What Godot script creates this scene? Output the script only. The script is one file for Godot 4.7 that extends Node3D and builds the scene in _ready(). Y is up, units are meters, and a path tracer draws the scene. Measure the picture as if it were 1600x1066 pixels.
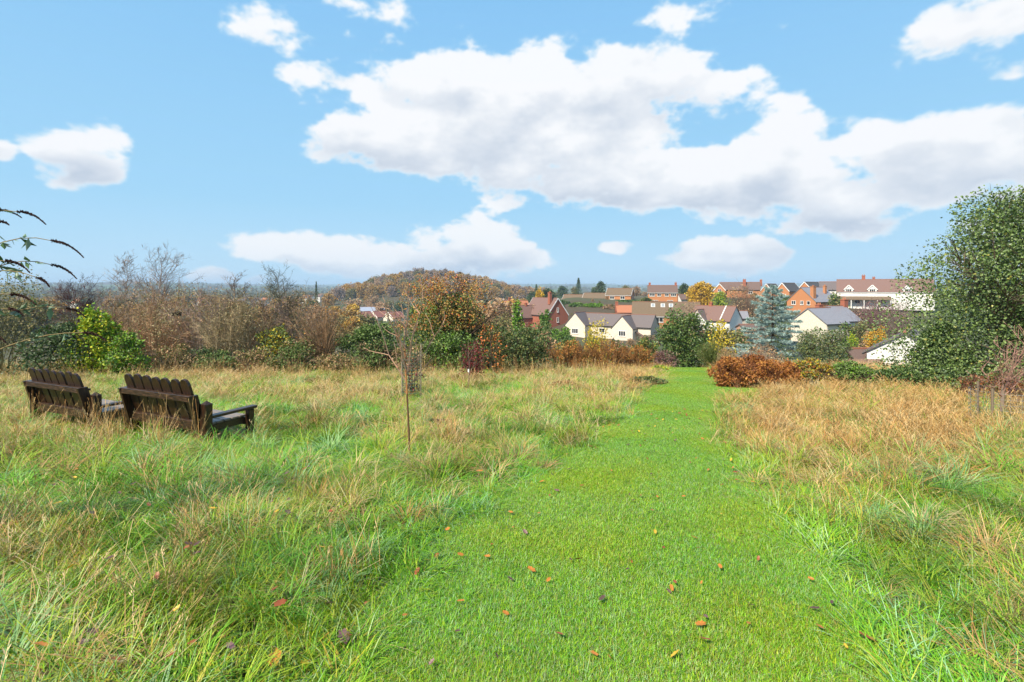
extends Node3D
# A mown path through rough meadow, garden hedges, a village and a wooded hill. Metres, y up, -z ahead.

const EYE := 1.6
const FOCAL := 800.0
var used := {}
var mats := {}
var ground_noise := FastNoiseLite.new()
var field_noise := FastNoiseLite.new()
var patch_noise := FastNoiseLite.new()
var lean_noise := FastNoiseLite.new()
var clump_noise := FastNoiseLite.new()


class Geo:
	var v := PackedVector3Array()
	var c := PackedColorArray()
	var k := Color.WHITE

	func tri(a: Vector3, b: Vector3, d: Vector3) -> void:
		v.append(a); v.append(b); v.append(d)
		c.append(k); c.append(k); c.append(k)

	func quad(a: Vector3, b: Vector3, d: Vector3, e: Vector3) -> void:
		tri(a, b, d)
		tri(a, d, e)

	func poly(points: Array) -> void:
		for i in range(1, points.size() - 1):
			tri(points[0], points[i], points[i + 1])

	func box(at: Vector3, s: Vector3, turn := Basis()) -> void:
		var h := s * 0.5
		var p := []
		for i in 8:
			p.append(at + turn * Vector3(h.x if i & 1 else -h.x, h.y if i & 2 else -h.y, h.z if i & 4 else -h.z))
		for f in [[0, 1, 3, 2], [5, 4, 6, 7], [4, 0, 2, 6], [1, 5, 7, 3], [2, 3, 7, 6], [4, 5, 1, 0]]:
			quad(p[f[0]], p[f[1]], p[f[2]], p[f[3]])

	# a box whose long edges are cut off
	func bevel_box(at: Vector3, s: Vector3, cut := 0.006, turn := Basis()) -> void:
		var h := s * 0.5
		var axes := [[Vector3(1, 0, 0), Vector3(0, 1, 0), Vector3(0, 0, 1)], [Vector3(0, 1, 0), Vector3(0, 0, 1), Vector3(1, 0, 0)], [Vector3(0, 0, 1), Vector3(1, 0, 0), Vector3(0, 1, 0)]]
		for a in axes:
			var n: Vector3 = a[0]
			var e: Vector3 = a[1]
			var f: Vector3 = a[2]
			var hn := absf(h.dot(n))
			var he := absf(h.dot(e)) - cut
			var hf := absf(h.dot(f)) - cut
			for g in [-1.0, 1.0]:
				quad(at + turn * (n * hn * g - e * he - f * hf), at + turn * (n * hn * g + e * he - f * hf), at + turn * (n * hn * g + e * he + f * hf), at + turn * (n * hn * g - e * he + f * hf))
			# the four cut edges along f, between n and e
			for g in [-1.0, 1.0]:
				for q in [-1.0, 1.0]:
					var p1: Vector3 = n * hn * g + e * he * q
					var p2: Vector3 = n * (hn - cut) * g + e * (he + cut) * q
					quad(at + turn * (p1 - f * hf), at + turn * (p2 - f * hf), at + turn * (p2 + f * hf), at + turn * (p1 + f * hf))

	# an outline in x and y drawn out along z
	func slab(outline: Array, z0: float, z1: float) -> void:
		var n := outline.size()
		for i in range(1, n - 1):
			tri(Vector3(outline[0].x, outline[0].y, z0), Vector3(outline[i].x, outline[i].y, z0), Vector3(outline[i + 1].x, outline[i + 1].y, z0))
			tri(Vector3(outline[0].x, outline[0].y, z1), Vector3(outline[i + 1].x, outline[i + 1].y, z1), Vector3(outline[i].x, outline[i].y, z1))
		for i in n:
			var a: Vector2 = outline[i]
			var b: Vector2 = outline[(i + 1) % n]
			quad(Vector3(a.x, a.y, z0), Vector3(a.x, a.y, z1), Vector3(b.x, b.y, z1), Vector3(b.x, b.y, z0))

	func tube(a: Vector3, b: Vector3, ra: float, rb: float, sides := 3) -> void:
		var d := b - a
		if d.length_squared() < 1e-10:
			return
		d = d.normalized()
		var s := d.cross(Vector3(0.31, 0.17, 0.93) if absf(d.z) < 0.8 else Vector3(0.93, 0.31, 0.17)).normalized()
		var t := d.cross(s)
		for i in sides:
			var a0 := TAU * i / sides
			var a1 := TAU * (i + 1) / sides
			var o0 := s * cos(a0) + t * sin(a0)
			var o1 := s * cos(a1) + t * sin(a1)
			quad(a + o0 * ra, a + o1 * ra, b + o1 * rb, b + o0 * rb)

	func path(points: Array, r0: float, r1: float, sides := 4) -> void:
		var n := points.size() - 1
		for i in n:
			tube(points[i], points[i + 1], lerpf(r0, r1, float(i) / n), lerpf(r0, r1, float(i + 1) / n), sides)

	# a leaf: two halves folded along its rib
	func leaf(at: Vector3, along: Vector3, side: Vector3, up: Vector3, l: float, w: float) -> void:
		var tip := at + along * l
		var m := at + along * l * 0.45
		tri(at, m + side * w + up * w * 0.35, tip)
		tri(at, tip, m - side * w + up * w * 0.35)

	# a blade of grass or a strap leaf, bending over as it rises
	func blade(at: Vector3, out: Vector3, l: float, w: float, rise: float, droop: float, segs: int) -> void:
		var side := Vector3(-out.z, 0, out.x).normalized() * w * 0.5
		var p := at
		var ang := rise
		var last_a := p - side
		var last_b := p + side
		for i in segs:
			var dir := out * cos(ang) + Vector3.UP * sin(ang)
			p += dir * (l / segs)
			ang -= droop / segs
			if i == segs - 1:
				tri(last_a, last_b, p)
			else:
				var sw := side * (1.0 - 0.75 * float(i + 1) / segs)
				quad(last_a, last_b, p + sw, p - sw)
				last_a = p - sw
				last_b = p + sw

	func mesh() -> ArrayMesh:
		var arrays := []
		arrays.resize(Mesh.ARRAY_MAX)
		arrays[Mesh.ARRAY_VERTEX] = v
		arrays[Mesh.ARRAY_COLOR] = c
		var m := ArrayMesh.new()
		m.add_surface_from_arrays(Mesh.PRIMITIVE_TRIANGLES, arrays)
		return m


func rng_of(n: int) -> RandomNumberGenerator:
	var r := RandomNumberGenerator.new()
	r.seed = n * 7919 + 13
	return r


# ---------------------------------------------------------------- names and nodes
func numbered(called: String) -> String:
	used[called] = used.get(called, 0) + 1
	return called if used[called] == 1 else "%s_%03d" % [called, used[called] - 1]


func tag(o: Node, label: String, category: String, group := "") -> void:
	o.set_meta("label", label)
	o.set_meta("category", category)
	if group != "":
		o.set_meta("group", group)


func thing(called: String, label: String, category: String, at: Vector3, turn := 0.0, group := "") -> Node3D:
	var o := Node3D.new()
	o.name = numbered(called)
	add_child(o)
	o.position = at
	o.rotation.y = turn
	tag(o, label, category, group)
	return o


func part(parent: Node, called: String, m: Mesh, mt: Material, at := Vector3.ZERO, turn := Basis()) -> MeshInstance3D:
	var o := MeshInstance3D.new()
	o.name = called
	o.mesh = m
	o.material_override = mt
	o.transform = Transform3D(turn, at)
	parent.add_child(o, true)
	return o


func single(called: String, m: Mesh, mt: Material, at: Vector3, label: String, category: String, group := "") -> MeshInstance3D:
	var o := MeshInstance3D.new()
	o.name = numbered(called)
	o.mesh = m
	o.material_override = mt
	add_child(o)
	o.position = at
	tag(o, label, category, group)
	return o


func structure(called: String, m: Mesh, mt: Material) -> MeshInstance3D:
	var o := MeshInstance3D.new()
	o.name = numbered(called)
	o.mesh = m
	o.material_override = mt
	add_child(o)
	o.set_meta("kind", "structure")
	return o


func stuff(called: String, m: Mesh, mt: Material, places: Array, tints: Array, label: String, category: String) -> void:
	var mm := MultiMesh.new()
	mm.transform_format = MultiMesh.TRANSFORM_3D
	mm.use_colors = true
	mm.mesh = m
	mm.instance_count = places.size()
	for i in places.size():
		mm.set_instance_transform(i, places[i])
		mm.set_instance_color(i, tints[i])
	var o := MultiMeshInstance3D.new()
	o.name = numbered(called)
	o.multimesh = mm
	o.material_override = mt
	add_child(o)
	tag(o, label, category)
	o.set_meta("kind", "stuff")


# ---------------------------------------------------------------- materials
func srgb(r: float, g: float, b: float) -> Color:
	return Color(r, g, b).linear_to_srgb()


func grain(seed_: int, freq: float, low: Color, high: Color, size := 256, octaves := 4) -> ImageTexture:
	var n := FastNoiseLite.new()
	n.seed = seed_
	n.frequency = freq
	n.fractal_octaves = octaves
	var src := n.get_seamless_image(size, size)
	var im := Image.create(size, size, false, Image.FORMAT_RGB8)
	for y in size:
		for x in size:
			im.set_pixel(x, y, low.lerp(high, src.get_pixel(x, y).r))
	return ImageTexture.create_from_image(im)


# plain coloured surface with a grain; colours are linear base colours
func mat(called: String, low: Color, high: Color, scale: Vector3, rough := 0.85, freq := 0.02, bump := 0.0) -> StandardMaterial3D:
	if mats.has(called):
		return mats[called]
	var m := StandardMaterial3D.new()
	m.resource_name = called
	m.albedo_texture = grain(called.hash() % 1000, freq, low.linear_to_srgb(), high.linear_to_srgb())
	m.uv1_triplanar = true
	m.uv1_scale = scale
	m.roughness = rough
	if bump > 0.0:
		m.heightmap_enabled = true
		m.heightmap_scale = bump
		m.heightmap_texture = m.albedo_texture
	mats[called] = m
	return m


# colour comes from the vertices: leaves, twigs, blades
func leafy(called: String, rough := 0.6, through := 0.35, spec := 0.5) -> StandardMaterial3D:
	if mats.has(called):
		return mats[called]
	var m := StandardMaterial3D.new()
	m.resource_name = called
	m.vertex_color_use_as_albedo = true
	m.roughness = rough
	m.metallic_specular = spec
	if through > 0.0:
		m.backlight_enabled = true
		m.backlight = srgb(through, through, through)
	mats[called] = m
	return m


func flat(called: String, c: Color, rough := 0.6) -> StandardMaterial3D:
	if mats.has(called):
		return mats[called]
	var m := StandardMaterial3D.new()
	m.resource_name = called
	m.albedo_color = c.linear_to_srgb()
	m.roughness = rough
	mats[called] = m
	return m


# ---------------------------------------------------------------- lie of the land
func ramp(x: float, points: Array) -> float:
	if x <= points[0][0]:
		return points[0][1]
	for i in range(1, points.size()):
		if x <= points[i][0]:
			return lerpf(points[i - 1][1], points[i][1], (x - points[i - 1][0]) / (points[i][0] - points[i - 1][0]))
	return points[-1][1]


const EAST := [[-40, 1.5], [0, 0.0], [20, -1.56], [26, -2.7], [45, -5.2], [70, -7.8], [100, -9.6], [133, -12.0], [150, -9.8], [175, -6.0], [200, -3.6], [240, -2.6], [320, -3.5], [600, -14.0], [2000, -30.0]]
const WEST := [[-40, 1.5], [0, 0.0], [20, -1.56], [26, -2.7], [45, -5.6], [80, -9.5], [140, -13.5], [300, -16.0], [600, -18.0], [1500, -22.0], [2500, -26.0]]


func land(x: float, z: float) -> float:
	var d := -z
	var r := sqrt(x * x + z * z)
	var t := smoothstep(-0.02, 0.12, x / maxf(absf(d), 20.0)) if d > 0.0 else 0.5
	var y := lerpf(ramp(d, WEST), ramp(d, EAST), t)
	if r < 120.0:
		y += ground_noise.get_noise_2d(x, z) * 0.03 * clampf(r / 6.0, 0.2, 1.0)
	if d > 300.0:
		# the wooded hill
		var hx := (x + 105.0) / (105.0 if x > -105.0 else 88.0)
		var hz := (d - 640.0) / 130.0
		y += 31.0 * exp(-pow(absf(hx), 2.4)) * exp(-hz * hz)
	if r > 900.0:
		var far := smoothstep(900.0, 4200.0, r)
		y += far * (36.0 + 48.0 * field_noise.get_noise_2d(x * 0.012, z * 0.012)) + smoothstep(4200.0, 8500.0, r) * 34.0
	return y


func ground_at(u: float, d: float) -> Vector3:
	var x := (u - 800.0) / FOCAL * d
	return Vector3(x, land(x, -d), -d)


const PATH_LEFT := [[0.0, -1.0], [2.3, -0.7], [3.3, -0.5], [4.45, -0.08], [5.6, 0.55], [6.8, 1.08], [8.7, 2.0], [10.2, 2.6], [11.9, 3.15], [14.6, 4.35], [17.6, 5.35], [20.0, 6.2], [24.0, 7.6]]
const PATH_RIGHT := [[0.0, 1.5], [2.3, 1.66], [3.3, 1.95], [4.45, 2.16], [5.6, 2.4], [6.8, 2.74], [8.7, 3.36], [10.2, 4.0], [11.9, 4.9], [12.6, 5.9], [13.2, 6.3], [13.9, 5.5], [14.6, 5.75], [17.6, 6.8], [20.0, 7.8], [24.0, 9.4]]


# how far a point is off the mown path; below zero on it
func off_path(x: float, d: float) -> float:
	if d > 23.0 or d < -6.0:
		return 5.0
	var wob := patch_noise.get_noise_2d(x * 9.0, d * 9.0) * 0.14
	return maxf(ramp(d, PATH_LEFT) - x, x - ramp(d, PATH_RIGHT)) + wob


func _ready() -> void:
	set_up_noise()
	set_up_view()
	build_ground()
	build_meadow()
	build_houses()
	build_hedges()
	build_far_trees()
	build_benches()
	build_young_trees()
	build_buddleia()
	build_litter()


func set_up_noise() -> void:
	ground_noise.seed = 3
	ground_noise.frequency = 0.16
	ground_noise.fractal_octaves = 2
	field_noise.seed = 11
	field_noise.frequency = 0.05
	field_noise.fractal_octaves = 3
	patch_noise.seed = 21
	patch_noise.frequency = 0.22
	patch_noise.fractal_octaves = 3
	lean_noise.seed = 31
	lean_noise.frequency = 0.35
	lean_noise.fractal_octaves = 2
	clump_noise.seed = 41
	clump_noise.frequency = 0.9
	clump_noise.fractal_octaves = 2


# ---------------------------------------------------------------- camera, sky, sun
const EXPOSURE := 1.74


func set_up_view() -> void:
	var cam := Camera3D.new()
	cam.name = "camera"
	add_child(cam)
	cam.position = Vector3(0, EYE, 0)
	var near := 0.1
	cam.set_frustum(near * 1066.0 / FOCAL, Vector2(0, -near * 83.0 / FOCAL), near, 30000.0)
	cam.current = true

	var sky_material := PanoramaSkyMaterial.new()
	sky_material.panorama = sky_picture()
	var sky := Sky.new()
	sky.sky_material = sky_material
	var env := Environment.new()
	env.background_mode = Environment.BG_SKY
	env.sky = sky
	env.background_energy_multiplier = 0.6
	env.tonemap_mode = Environment.TONE_MAPPER_LINEAR
	env.tonemap_exposure = EXPOSURE
	env.sdfgi_enabled = true
	env.ssao_enabled = true
	env.ssil_enabled = true
	env.fog_enabled = true
	env.fog_density = 0.00021
	env.fog_light_color = Color(0.72, 0.84, 0.95)
	var world := WorldEnvironment.new()
	world.name = "world"
	world.environment = env
	add_child(world)

	var sun := DirectionalLight3D.new()
	sun.name = "sun"
	add_child(sun)
	sun.light_energy = 1.6
	sun.light_color = Color(1.0, 0.945, 0.86)
	sun.light_angular_distance = 1.2
	sun.shadow_enabled = true
	sun.look_at_from_position(Vector3(-0.62, 0.92, 0.62) * 50.0, Vector3.ZERO)


# clouds: [u, v, half width, half height, weight] as seen in the direction of those picture places
const CLOUDS := [
	[820, 150, 310, 68, 1.0], [880, 165, 290, 88, 0.85], [1000, 130, 150, 70, 0.7], [560, 215, 85, 48, 0.75], [700, 240, 200, 45, 0.9], [830, 215, 260, 70, 1.0], [980, 285, 300, 55, 1.0], [1215, 250, 95, 75, 0.9], [1190, 300, 190, 60, 1.0], [1310, 345, 120, 42, 0.8],
	[1420, 235, 150, 70, 0.85], [1540, 225, 150, 65, 0.95], [1480, 290, 190, 45, 0.8], [1560, 350, 90, 22, 0.45], [590, 45, 110, 45, 0.3], [435, 45, 60, 32, 0.28], [1540, 40, 130, 75, 0.42], [1570, 110, 60, 30, 0.45], [128, 245, 88, 62, 1.0], [0, 240, 30, 20, 0.7],
	[480, 392, 145, 32, 0.75], [740, 385, 112, 52, 1.0], [640, 412, 200, 36, 0.9], [1130, 402, 125, 34, 0.95], [335, 436, 46, 22, 0.85], [405, 438, 30, 12, 0.7], [960, 388, 30, 13, 0.5], [1010, 40, 55, 36, 0.22], [1160, 28, 60, 26, 0.2], [480, 182, 45, 24, 0.28], [790, 320, 30, 14, 0.5], [1190, 150, 60, 30, 0.24], [690, 60, 50, 22, 0.2],
]


func sky_picture() -> ImageTexture:
	var w := 3072
	var h := 1536
	# how thick the cloud is meant to be, coarse: one pixel is 360 / 768 of a degree
	var cw := 768
	var ch := 384
	var field := PackedFloat32Array()
	field.resize(cw * ch)
	var spots := []
	for c in CLOUDS:
		var az := atan2(c[0] - 800.0, FOCAL)
		var el := atan2(450.0 - c[1], sqrt(FOCAL * FOCAL + pow(c[0] - 800.0, 2)))
		var k := cos(az)
		spots.append([az, el, c[2] / FOCAL * k * k, c[3] / FOCAL * k, c[4]])
	var r := rng_of(77)
	for i in 46:
		var az := r.randf_range(0.95, TAU - 0.95)
		var el := pow(r.randf(), 1.3) * 1.0 + 0.06
		var s := r.randf_range(0.08, 0.34)
		spots.append([az, el, s, s * r.randf_range(0.25, 0.4), r.randf_range(0.6, 1.0)])
	for i in 14:
		spots.append([r.randf_range(-0.9, 0.9), r.randf_range(0.68, 1.1), r.randf_range(0.1, 0.3), r.randf_range(0.05, 0.12), r.randf_range(0.5, 0.9)])
	for s in spots:
		var ex: float = s[2] / maxf(0.3, cos(s[1]))
		var x0 := int(floor((s[0] - ex * 1.3) / TAU * cw))
		var x1 := int(ceil((s[0] + ex * 1.3) / TAU * cw))
		var y0 := maxi(0, int((0.5 - (s[1] + s[3] * 1.3) / PI) * ch))
		var y1 := mini(ch - 1, int((0.5 - (s[1] - s[3] * 1.3) / PI) * ch) + 1)
		for y in range(y0, y1 + 1):
			var el := (0.5 - (y + 0.5) / ch) * PI
			for x in range(x0, x1 + 1):
				var dx: float = ((x + 0.5) / cw * TAU - s[0]) / ex
				var dy: float = (el - s[1]) / s[3]
				if dy < 0.0:
					dy *= 1.15
				var f: float = (1.0 - (dx * dx + dy * dy)) * s[4]
				if f > -0.6:
					var at := y * cw + posmod(x, cw)
					field[at] = maxf(field[at], (f + 0.6)) + 0.12 * maxf(0.0, minf(f, field[at] - 0.6))
	var coarse := Image.create_from_data(cw, ch, false, Image.FORMAT_RF, field.to_byte_array())
	coarse.resize(w, h, Image.INTERPOLATE_CUBIC)
	var cover := coarse.get_data().to_float32_array()
	var n := FastNoiseLite.new()
	n.seed = 5
	n.frequency = 6.5
	n.fractal_octaves = 6
	n.fractal_gain = 0.6
	var soft := FastNoiseLite.new()
	soft.seed = 9
	soft.frequency = 7.0
	soft.fractal_octaves = 3
	var data := PackedByteArray()
	data.resize(w * h * 3)
	var low := Color(0.77, 0.90, 0.975)
	var mid := Color(0.635, 0.835, 0.965)
	var high := Color(0.53, 0.76, 0.945)
	var zenith := Color(0.36, 0.62, 0.88)
	var white := Color(0.985, 0.985, 0.99)
	var grey := Color(0.77, 0.81, 0.87)
	var cx := PackedFloat32Array()
	var cz := PackedFloat32Array()
	for x in w:
		var az := (x + 0.5) / w * TAU
		cx.append(sin(az))
		cz.append(-cos(az))
	for y in h:
		var el := (0.5 - (y + 0.5) / h) * PI
		var deg := rad_to_deg(el)
		var blue: Color
		if deg < 9.0:
			blue = low.lerp(mid, clampf(deg / 9.0, 0.0, 1.0))
		elif deg < 30.0:
			blue = mid.lerp(high, (deg - 9.0) / 21.0)
		else:
			blue = high.lerp(zenith, clampf((deg - 30.0) / 50.0, 0.0, 1.0))
		var sy := sin(el) * 1.9
		var ce := cos(el)
		var br := int(blue.r * 255.0 + 0.5)
		var bg := int(blue.g * 255.0 + 0.5)
		var bb := int(blue.b * 255.0 + 0.5)
		var row := y * w
		var down := mini(h - 1, y + 22) * w
		var over := maxi(0, y - 26) * w
		for x in w:
			var at := (row + x) * 3
			var f := cover[row + x]
			if f < 0.02 or el < 0.0:
				data[at] = br
				data[at + 1] = bg
				data[at + 2] = bb
				continue
			var px := cx[x] * ce
			var pz := cz[x] * ce
			var q := n.get_noise_3d(px, sy, pz)
			var t := f * 1.0 - 0.62 + q * 1.12
			var a := smoothstep(0.0, 0.42, t)
			# lit from above: a part with much cloud over it is a grey underside
			var body := cover[over + x] * 0.75 - cover[down + x] * 0.55
			var g := clampf(0.08 + body * 0.75 - q * 0.8 + soft.get_noise_3d(px, sy, pz) * 0.35, 0.0, 1.0) * smoothstep(0.1, 0.6, t)
			var c := white.lerp(grey, g)
			a *= 0.97
			data[at] = int((br + (c.r * 255.0 - br) * a))
			data[at + 1] = int((bg + (c.g * 255.0 - bg) * a))
			data[at + 2] = int((bb + (c.b * 255.0 - bb) * a))
	return ImageTexture.create_from_image(Image.create_from_data(w, h, false, Image.FORMAT_RGB8, data))


# ---------------------------------------------------------------- ground
func build_ground() -> void:
	var rings := [0.0]
	var r := 0.5
	while r < 11000.0:
		rings.append(r)
		r *= 1.05 if r < 300.0 else 1.06
	var spokes := 300
	var v := PackedVector3Array()
	var n := PackedVector3Array()
	var c := PackedColorArray()
	var ix := PackedInt32Array()
	for i in rings.size():
		for j in spokes:
			var a := TAU * j / spokes
			var x: float = sin(a) * rings[i]
			var z: float = -cos(a) * rings[i]
			v.append(Vector3(x, land(x, z), z))
			var e := maxf(0.15, rings[i] * 0.03)
			n.append(Vector3(land(x - e, z) - land(x + e, z), 2.0 * e, land(x, z - e) - land(x, z + e)).normalized())
			var f := field_noise.get_noise_2d(x * 0.35, z * 0.35)
			var g := field_noise.get_noise_2d(x * 0.1 + 300.0, z * 0.1)
			var k := Color(0.045, 0.05, 0.018)
			if rings[i] > 30.0:
				k = Color(0.07, 0.11, 0.03).lerp(Color(0.10, 0.075, 0.04), clampf(0.5 + f * 1.6, 0.0, 1.0))
			if rings[i] > 700.0:
				k = Color(0.10, 0.19, 0.05) if g > 0.05 else (Color(0.09, 0.07, 0.045) if f > 0.0 else Color(0.055, 0.06, 0.035))
			c.append(k)
	for i in rings.size() - 1:
		for j in spokes:
			var a := i * spokes + j
			var b := i * spokes + (j + 1) % spokes
			for q in [a, a + spokes, b, b, a + spokes, b + spokes]:
				ix.append(q)
	var arrays := []
	arrays.resize(Mesh.ARRAY_MAX)
	arrays[Mesh.ARRAY_VERTEX] = v
	arrays[Mesh.ARRAY_NORMAL] = n
	arrays[Mesh.ARRAY_COLOR] = c
	arrays[Mesh.ARRAY_INDEX] = ix
	var m := ArrayMesh.new()
	m.add_surface_from_arrays(Mesh.PRIMITIVE_TRIANGLES, arrays)
	var soil := StandardMaterial3D.new()
	soil.resource_name = "soil and thatch"
	soil.vertex_color_use_as_albedo = true
	soil.albedo_texture = grain(4, 0.03, Color(0.55, 0.55, 0.5), Color(1, 1, 1))
	soil.uv1_triplanar = true
	soil.uv1_world_triplanar = true
	soil.uv1_scale = Vector3.ONE * 0.9
	soil.roughness = 1.0
	structure("ground", m, soil)

	# the mown strip
	var g := Geo.new()
	var d := -4.0
	var rows := []
	while d < 23.0:
		var row := []
		var l := ramp(d, PATH_LEFT)
		var q := ramp(d, PATH_RIGHT)
		for i in 13:
			var x := lerpf(l, q, i / 12.0)
			row.append(Vector3(x, land(x, -d) + 0.012, -d))
		rows.append(row)
		d += 0.25
	for i in rows.size() - 1:
		for j in 12:
			g.k = Color(0.12, 0.22, 0.03)
			g.quad(rows[i][j], rows[i][j + 1], rows[i + 1][j + 1], rows[i + 1][j])
	structure("path", g.mesh(), soil)


# ---------------------------------------------------------------- grass
func tuft(seed_: int, blades: int, spread: float, l0: float, l1: float, w: float, rise0: float, rise1: float, droop: float, colours: Array, segs := 3) -> ArrayMesh:
	var r := rng_of(seed_)
	var g := Geo.new()
	for i in blades:
		var a := r.randf() * TAU
		var q := sqrt(r.randf()) * spread
		var b := a + r.randf_range(-0.9, 0.9)
		var base: Color = colours[r.randi() % colours.size()]
		g.k = base * r.randf_range(0.75, 1.25)
		g.k.a = 1.0
		g.blade(Vector3(cos(a) * q, -0.02, sin(a) * q), Vector3(cos(b), 0, sin(b)), r.randf_range(l0, l1), w * r.randf_range(0.6, 1.2), r.randf_range(rise0, rise1), r.randf_range(0.3, 1.0) * droop, segs)
	return g.mesh()


# stalks with a loose seed head
func stalks(seed_: int, count: int, spread: float, l0: float, l1: float, colours: Array) -> ArrayMesh:
	var r := rng_of(seed_)
	var g := Geo.new()
	for i in count:
		var a := r.randf() * TAU
		var q := sqrt(r.randf()) * spread
		var b := r.randf() * TAU
		var base: Color = colours[r.randi() % colours.size()]
		g.k = base * r.randf_range(0.75, 1.2)
		g.k.a = 1.0
		var at := Vector3(cos(a) * q, -0.02, sin(a) * q)
		var out := Vector3(cos(b), 0, sin(b))
		var l := r.randf_range(l0, l1)
		var tilt := r.randf_range(0.02, 0.5)
		var p := at
		var dir := (Vector3.UP + out * tilt).normalized()
		var last := p
		for s in 3:
			last = p
			p += dir * l / 3.0
			dir = (dir + out * r.randf_range(0.02, 0.3) + Vector3.DOWN * r.randf_range(0.0, 0.12)).normalized()
			var wd := lerpf(0.0019, 0.0011, s / 3.0)
			var side := Vector3(-out.z, 0, out.x).rotated(Vector3.UP, r.randf_range(-0.8, 0.8)) * wd
			g.quad(last - side, last + side, p + side, p - side)
		if r.randf() < 0.45:
			for s in 5:
				var o := dir.rotated(Vector3.UP, r.randf() * TAU).lerp(dir, 0.6).normalized()
				g.leaf(p - dir * 0.018 * s, o, Vector3(-o.z, 0.2, o.x).normalized(), Vector3.UP, r.randf_range(0.02, 0.05), 0.003)
		else:
			g.blade(at + dir * l * 0.2, out, l * r.randf_range(0.3, 0.5), 0.004, 1.1, r.randf_range(0.8, 2.2), 3)
	return g.mesh()


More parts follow.
